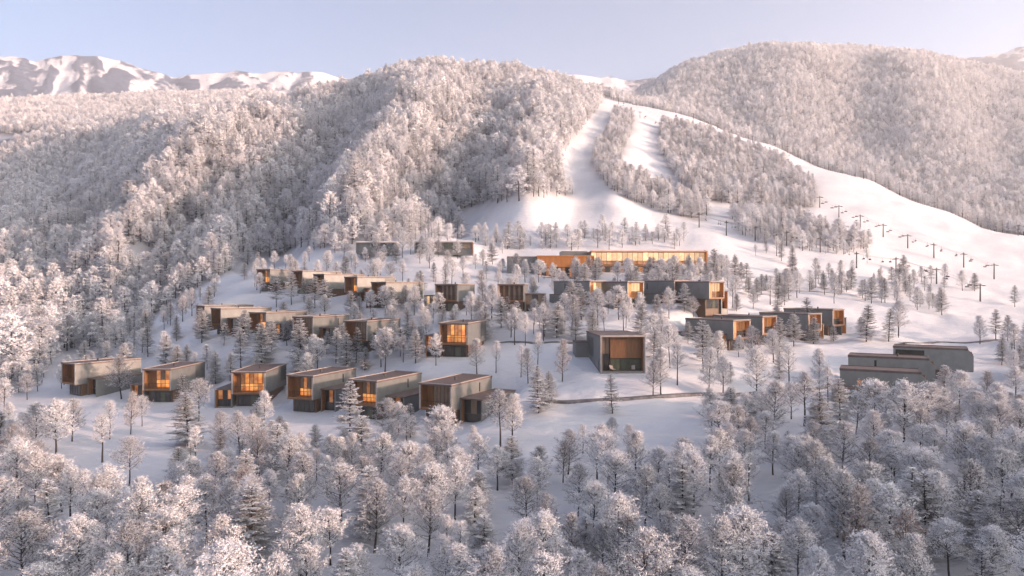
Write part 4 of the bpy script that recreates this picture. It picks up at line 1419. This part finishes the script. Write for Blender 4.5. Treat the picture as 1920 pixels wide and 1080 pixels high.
for (px, py, pt, k, pi, lb) in PICKED:
    d = hit(px, py)
    x = (px - CX) / F * d
    h = (py - pt) / F * d
    if blocked(x, d, 0.5):
        continue
    plant((BROAD if k == 'b' else CONI)[pi], x, d, max(3.6, h * 1.08), lb)


CLEAR = [  # open snow, no trees: rings of foot pixels
    [(90, 780), (250, 760), (400, 775), (400, 840), (340, 890), (310, 985), (200, 975), (120, 910), (60, 840)],
    [(560, 770), (700, 795), (700, 830), (560, 825)],
    [(880, 800), (1040, 750), (1210, 750), (1230, 800), (1040, 850), (1010, 900), (900, 900)],
    [(1200, 790), (1300, 770), (1330, 850), (1230, 930), (1170, 900)],
    [(1560, 800), (1640, 800), (1640, 900), (1590, 900)],
    [(900, 930), (940, 930), (960, 1040), (900, 1040)],
    [(860, 640), (1090, 640), (1120, 745), (1000, 750), (900, 720), (840, 720)],
    [(300, 640), (420, 650), (640, 720), (560, 725), (380, 690), (250, 650)],
    [(420, 540), (600, 585), (560, 600), (400, 570)],
    [(1100, 640), (1215, 640), (1215, 760), (1100, 760)],
    [(1560, 660), (1700, 640), (1860, 650), (1860, 760), (1760, 790), (1560, 790)],
]


TOPX = [-200, 0, 60, 110, 230, 330, 400, 500, 560, 640, 700, 800, 870, 920, 985, 1040, 1100, 1180, 1230, 1300, 1350, 1420, 1500, 1590, 1700, 1800, 1920, 2100]
TOPY = [740, 760, 800, 860, 890, 850, 800, 785, 805, 810, 775, 770, 800, 835, 805, 840, 810, 775, 800, 770, 725, 715, 725, 755, 750, 740, 700, 690]


def scatter(region, spacing, hmin, hmax, dmin, dmax, pick, limit, tries=6000, xr=(-140, 140), clump=0):
    n = 0
    for _ in range(tries):
        if n >= limit:
            break
        y = random.uniform(dmin, dmax)
        x = random.uniform(xr[0], xr[1]) * y / 100.0
        px = x / y * F + CX
        py = CY - (float(height(x, y)) - CZ) / y * F
        if not inside(region, px, py) or any(inside(r, px, py) for r in CLEAR) or blocked(x, y):
            continue
        if clump and float(fbm(np.array(x / 22.0), np.array(y / 22.0), 2, 61)) + random.uniform(-.45, .45) < clump - 0.35:
            continue
        sp = spacing * random.uniform(0.55, 1.35)
        if any((x - a) ** 2 + (y - b) ** 2 < sp * sp for a, b, c in TREES):
            continue
        pr = pick()
        if COUNT[pr.kind] >= 298:
            ok = [p for p in BROAD + CONI if COUNT[p.kind] < 298]
            if not ok:
                break
            pr = random.choice(ok)
        h = random.uniform(hmin, hmax)
        if dmin < 60:
            room = (py - np.interp(px, TOPX, TOPY) + random.uniform(-12, 25)) / F * y
            h = min(h * (1 - 0.25 * min(max((y - 62) / 45, 0), 1)), room)
            if h < 3.4:
                continue
        top_py = py - h / y * F
        if any(y < c['p'][2] and abs(px - c['p'][0]) < (c['W'] / 2 + 0.6 + h * 0.2) / c['p'][2] * F and top_py < c['p'][1] + 30 and py > c['p'][1] for c in CABINS + [BIG]) and random.random() < 0.85:
            continue
        plant(pr, x, y, h)
        n += 1


def mix(pb, wb, wc):
    def f():
        if random.random() < pb:
            return random.choices(BROAD, wb)[0]
        return random.choices(CONI, wc)[0]
    return f


lower = [(-120, 1260), (-120, 800), (40, 790), (420, 840), (600, 800), (760, 810), (900, 850), (1060, 810), (1300, 770), (1560, 790), (1760, 770), (2040, 745), (2040, 1260)]
scatter(lower, 2.9, 4.6, 7.6, 46, 106, mix(0.86, (5, 5, 4, 2, 3, 1.0, 0.6), (5, 3, 2, 1.5, 5)), 330, 14000, (-85, 90))
midl = [(330, 660), (480, 560), (900, 590), (1250, 620), (1260, 700), (1000, 730), (640, 730), (330, 720)]
scatter(midl, 4.2, 4.4, 7.6, 115, 170, mix(0.5, (5, 5, 4, 3, 2, 0.5, 2), (5, 2, 3, 1, 6)), 85, 6000, (-60, 30))
upl = [(430, 505), (620, 480), (900, 470), (960, 515), (1330, 520), (1330, 560), (1000, 570), (780, 585), (640, 580), (470, 560)]
scatter(upl, 4.2, 4.8, 8.0, 150, 245, mix(0.65, (5, 5, 4, 3, 2, 0.8, 2), (5, 2, 3, 1, 6)), 115, 7000, (-50, 35))
leftb = [(60, 735), (200, 655), (330, 570), (430, 500), (520, 480), (540, 545), (430, 585), (350, 640), (340, 690), (110, 740)]
leftn = [(-110, 860), (-110, 560), (60, 560), (230, 600), (230, 650), (110, 665), (70, 740), (0, 790)]
scatter(leftn, 4.4, 4.6, 7.2, 108, 162, mix(0.75, (4, 5, 3, 3, 4, 0.5, 2), (4, 3, 2, 2, 4)), 40, 6000, (-90, -50))
scatter(leftb, 4.0, 4.5, 8.0, 118, 225, mix(0.6, (4, 5, 3, 3, 3, 0.5, 3), (4, 3, 2, 2, 4)), 60, 5000, (-75, -25))
rgt = [(1230, 560), (1330, 510), (1440, 470), (1640, 480), (1800, 535), (1920, 580), (1990, 720), (1780, 740), (1500, 770), (1250, 740), (1220, 620)]
scatter(rgt, 4.0, 4.4, 9.0, 95, 300, mix(0.93, (6, 6, 5, 3, 2, 1.2, 2), (4, 1, 2, 0, 6)), 215, 12000, (20, 90), 0.5)
print('individual trees', COUNT, 'crown polys', sum(len(p.crown.polygons) for p in BROAD + CONI))

# ------------------------------------------------------------------ forests that read as one mass (geometry-node scatter)


def forest_group(name, meshes):
    """node tree that sets one of the given tree meshes on every point"""
    coll = bpy.data.collections.new(name + '_sources')
    for k, me in enumerate(meshes):
        o = bpy.data.objects.new('%02d_%s' % (k, name), me)
        coll.objects.link(o)
    ng = bpy.data.node_groups.new(name, 'GeometryNodeTree')
    ng.interface.new_socket('Geometry', in_out='INPUT', socket_type='NodeSocketGeometry')
    ng.interface.new_socket('Geometry', in_out='OUTPUT', socket_type='NodeSocketGeometry')
    L = ng.links.new
    gi, go = ng.nodes.new('NodeGroupInput'), ng.nodes.new('NodeGroupOutput')
    ci = ng.nodes.new('GeometryNodeCollectionInfo')
    ci.inputs['Collection'].default_value = coll
    ci.inputs['Separate Children'].default_value = True
    ci.inputs['Reset Children'].default_value = True
    ip = ng.nodes.new('GeometryNodeInstanceOnPoints')
    ip.inputs['Pick Instance'].default_value = True

    def attr(nm, ty):
        a = ng.nodes.new('GeometryNodeInputNamedAttribute')
        a.data_type = ty
        a.inputs['Name'].default_value = nm
        return a.outputs[0]
    cx = ng.nodes.new('ShaderNodeCombineXYZ')
    L(attr('turn', 'FLOAT'), cx.inputs[2])
    L(gi.outputs[0], ip.inputs['Points'])
    L(ci.outputs[0], ip.inputs['Instance'])
    L(attr('pick', 'INT'), ip.inputs['Instance Index'])
    L(cx.outputs[0], ip.inputs['Rotation'])
    L(attr('size', 'FLOAT_VECTOR'), ip.inputs['Scale'])
    L(ip.outputs[0], go.inputs[0])
    return ng


def forest(name, label, pts, group, npick, smin, smax, seed, weights=None):
    rng = np.random.default_rng(seed)
    n = len(pts)
    me = bpy.data.meshes.new(name)
    me.vertices.add(n)
    me.vertices.foreach_set('co', np.asarray(pts, np.float32).ravel())
    a = me.attributes.new('turn', 'FLOAT', 'POINT')
    a.data.foreach_set('value', rng.uniform(0, 6.28, n).astype(np.float32))
    a = me.attributes.new('pick', 'INT', 'POINT')
    a.data.foreach_set('value', rng.choice(npick, n, p=weights).astype(np.int32))
    a = me.attributes.new('size', 'FLOAT_VECTOR', 'POINT')
    s = rng.uniform(smin, smax, n) * (1 + 0.28 * rng.standard_normal(n)).clip(0.5, 1.6)
    wdt = rng.uniform(1.05, 1.55, n)
    a.data.foreach_set('vector', np.stack([s * wdt, s * wdt, s], -1).astype(np.float32).ravel())
    o = link(name, me)
    md = o.modifiers.new('trees', 'NODES')
    md.node_group = group
    tag(o, label, None, None, 'stuff')
    return o


def joined(tc, mats):
    T, C = tc
    m = MB()
    m.v, m.f, m.m = list(T.v), list(T.f), [2] * len(T.f)
    b = len(m.v)
    m.v += C.v
    m.f += [tuple(b + i for i in q) for q in C.f]
    m.m += C.m
    return m.mesh('forest_tree', (*mats, 'bark'))


MIDT = [joined(broadleaf(31, 8, 0.29, 0.14, 26, 4, 4, 5, (0.11, 0.25), 1, 0.1), ('twig', 'frost')),
        joined(broadleaf(32, 8.5, 0.24, 0.12, 26, 4, 4, 5, (0.11, 0.25), 1, 0.0), ('twig', 'frost')),
        joined(conifer(33, 8, 0.28, 0.12, 0.42, 6, 0.35, 4, (0.11, 0.24), 1.0), ('needle', 'frost')),
        joined(conifer(34, 9, 0.23, 0.12, 0.42, 6, 0.35, 4, (0.11, 0.24), 1.0), ('needle', 'frost')),
        joined(broadleaf(35, 8, 0.29, 0.2, 24, 4, 4, 4, (0.11, 0.24), 0.85, 0.3), ('twig', 'frost_dull')),
        joined(broadleaf(36, 7, 0.29, 0.2, 20, 4, 4, 3, (0.11, 0.24), 0.7, 0.4), ('twig_brown', 'frost_dull'))]
FART = [joined(broadleaf(41, 8, 0.29, 0.16, 16, 3, 3, 3, (0.24, 0.48), 1, 0.05), ('twig', 'frost')),
        joined(conifer(42, 8.5, 0.27, 0.12, 0.7, 5, 0.55, 3, (0.22, 0.42), 1.0), ('needle', 'frost')),
        joined(broadleaf(43, 8, 0.28, 0.2, 14, 3, 3, 3, (0.24, 0.46), 0.85, 0.3), ('twig', 'frost_dull')),
        joined(broadleaf(44, 7, 0.28, 0.2, 13, 3, 3, 2, (0.24, 0.46), 0.7, 0.3), ('twig_brown', 'frost_dull'))]
G_MID = forest_group('near_forest', MIDT)
G_FAR = forest_group('far_forest', FART)
W_MID = [0.28, 0.26, 0.19, 0.17, 0.07, 0.03]
W_FAR = [0.50, 0.32, 0.13, 0.05]

def jitter_grid(x0, x1, y0, y1, step, seed):
    rng = np.random.default_rng(seed)
    gx, gy = np.meshgrid(np.arange(x0, x1, step), np.arange(y0, y1, step))
    x = gx.ravel() + rng.uniform(-.48, .48, gx.size) * step
    y = gy.ravel() + rng.uniform(-.48, .48, gx.size) * step
    return x, y, rng


def make_points(x, y):
    px = x / y * F + CX
    z = height(x, y)
    py = CY - (z - CZ) / y * F
    return px, py, z


# wooded hill and gully side
x, y, rng = jitter_grid(-640, 150, 128, 1010, 4.7, 1)
px, py, z = make_points(x, y)
keep = inside(HILL, px, py) & (px > -420) & (px < 1200) & (y > 158)
keep &= ~((fbm(x / 14, y / 14, 2, 4) > 0.95) & (y < 420))
keep &= (y < 420) | (rng.random(len(x)) < 0.85)
near = keep & (y < 430)
far_ = keep & (y >= 430)
forest('forest', 'frosted wood climbing the gully and foot of the rounded hill', np.stack([x, y, z - 0.1], -1)[near], G_MID, 6, 0.95, 1.4, 5, W_MID)
forest('forest', 'frosted wood covering the upper rounded hill', np.stack([x, y, z - 0.1], -1)[far_], G_FAR, 4, 1.1, 1.6, 6, W_FAR)
# far plateau behind
x, y, rng = jitter_grid(-1500, 120, 1010, 1850, 6.5, 2)
px, py, z = make_points(x, y)
keep = (px > -420) & (px < 760)
forest('forest', 'pink frosted wood on the long plateau under the far mountains', np.stack([x, y, z - 0.1], -1)[keep], G_FAR, 4, 1.1, 1.5, 7, W_FAR)
# groves beside and between the pistes
x, y, rng = jitter_grid(-120, 330, 180, 960, 4.2, 3)
px, py, z = make_points(x, y)
r = rng.random(len(x))
P = np.stack([x, y, z - 0.1], -1)
forest('forest', 'narrow curving strip of frosted trees between two pistes', P[inside(STRIP, px, py) & (y > 270)], G_MID, 6, 0.75, 1.1, 8, W_MID)
forest('forest', 'island of grey frosted trees under the chairlift between the pistes', P[inside(ISLE, px, py) & (y > 300)], G_MID, 6, 0.85, 1.25, 9, W_MID)
forest('forest', 'pale grove beside the lower chairlift', P[inside(GROVE, px, py) & (y > 230) & (r < 0.9)], G_MID, 6, 0.7, 1.1, 10, W_MID)
forest('forest', 'loose band of pink frosted trees behind the lodge', P[inside(BAND, px, py) & (y > 226) & (y < 420) & (r < 0.8) & ~((x > -8) & (x < 55) & (y < 262))], G_MID, 6, 0.6, 0.95, 11, W_MID)
forest('forest', 'loose pink trees round the pavilions on the snow mound', P[inside(MOUND, px, py) & (y > 200) & (y < 420) & (r < 0.5) & ~((px > 660) & (px < 890) & (y > 228) & (y < 252))], G_MID, 6, 0.7, 1.05, 12, W_MID)
# right hill beyond the ridge
x, y, rng = jitter_grid(120, 1700, 440, 1720, 5.8, 4)
px, py, z = make_points(x, y)
rd = np.interp(px, ridge_px, ridge_d)
keep = (y > rd + 4) & (px > 1120) & (px < 2350)
P = np.stack([x, y, z - 0.1], -1)
nearr = keep & (y < 760)
forest('forest', 'frosted wood just beyond the ridge of the wide piste', P[nearr], G_MID, 6, 0.95, 1.35, 13, W_MID)
forest('forest', 'pale hazy wood covering the broad far hill', P[keep & (y >= 760)], G_FAR, 4, 1.15, 1.6, 14, W_FAR)
# the lower wood goes on beside the picture
x, y, rng = jitter_grid(30, 190, 30, 150, 5.0, 15)
px, py, z = make_points(x, y)
keep = (px > 2060) & (px < 3000) & (rng.random(len(x)) < 0.3)
forest('forest', 'frosted lower wood continuing beyond the stepped cabins', np.stack([x, y, z - 0.1], -1)[keep], G_MID, 6, 0.8, 1.2, 16, W_MID)

# ------------------------------------------------------------------ haze


def haze_box():
    m, nt, out = new_mat('haze_air')
    v = N(nt, 'ShaderNodeVolumePrincipled')
    v.inputs['Color'].default_value = (0.89, 0.945, 1.0, 1)
    v.inputs['Density'].default_value = 0.00017
    v.inputs['Anisotropy'].default_value = 0.2
    nt.links.new(v.outputs[0], out.inputs['Volume'])
    o = MB().box(-9500, 9500, -9500, 9500, -16, 890).build('haze', 'haze_air')
    tag(o, 'pale winter haze hanging over the valley', None, None, 'stuff')


haze_box()
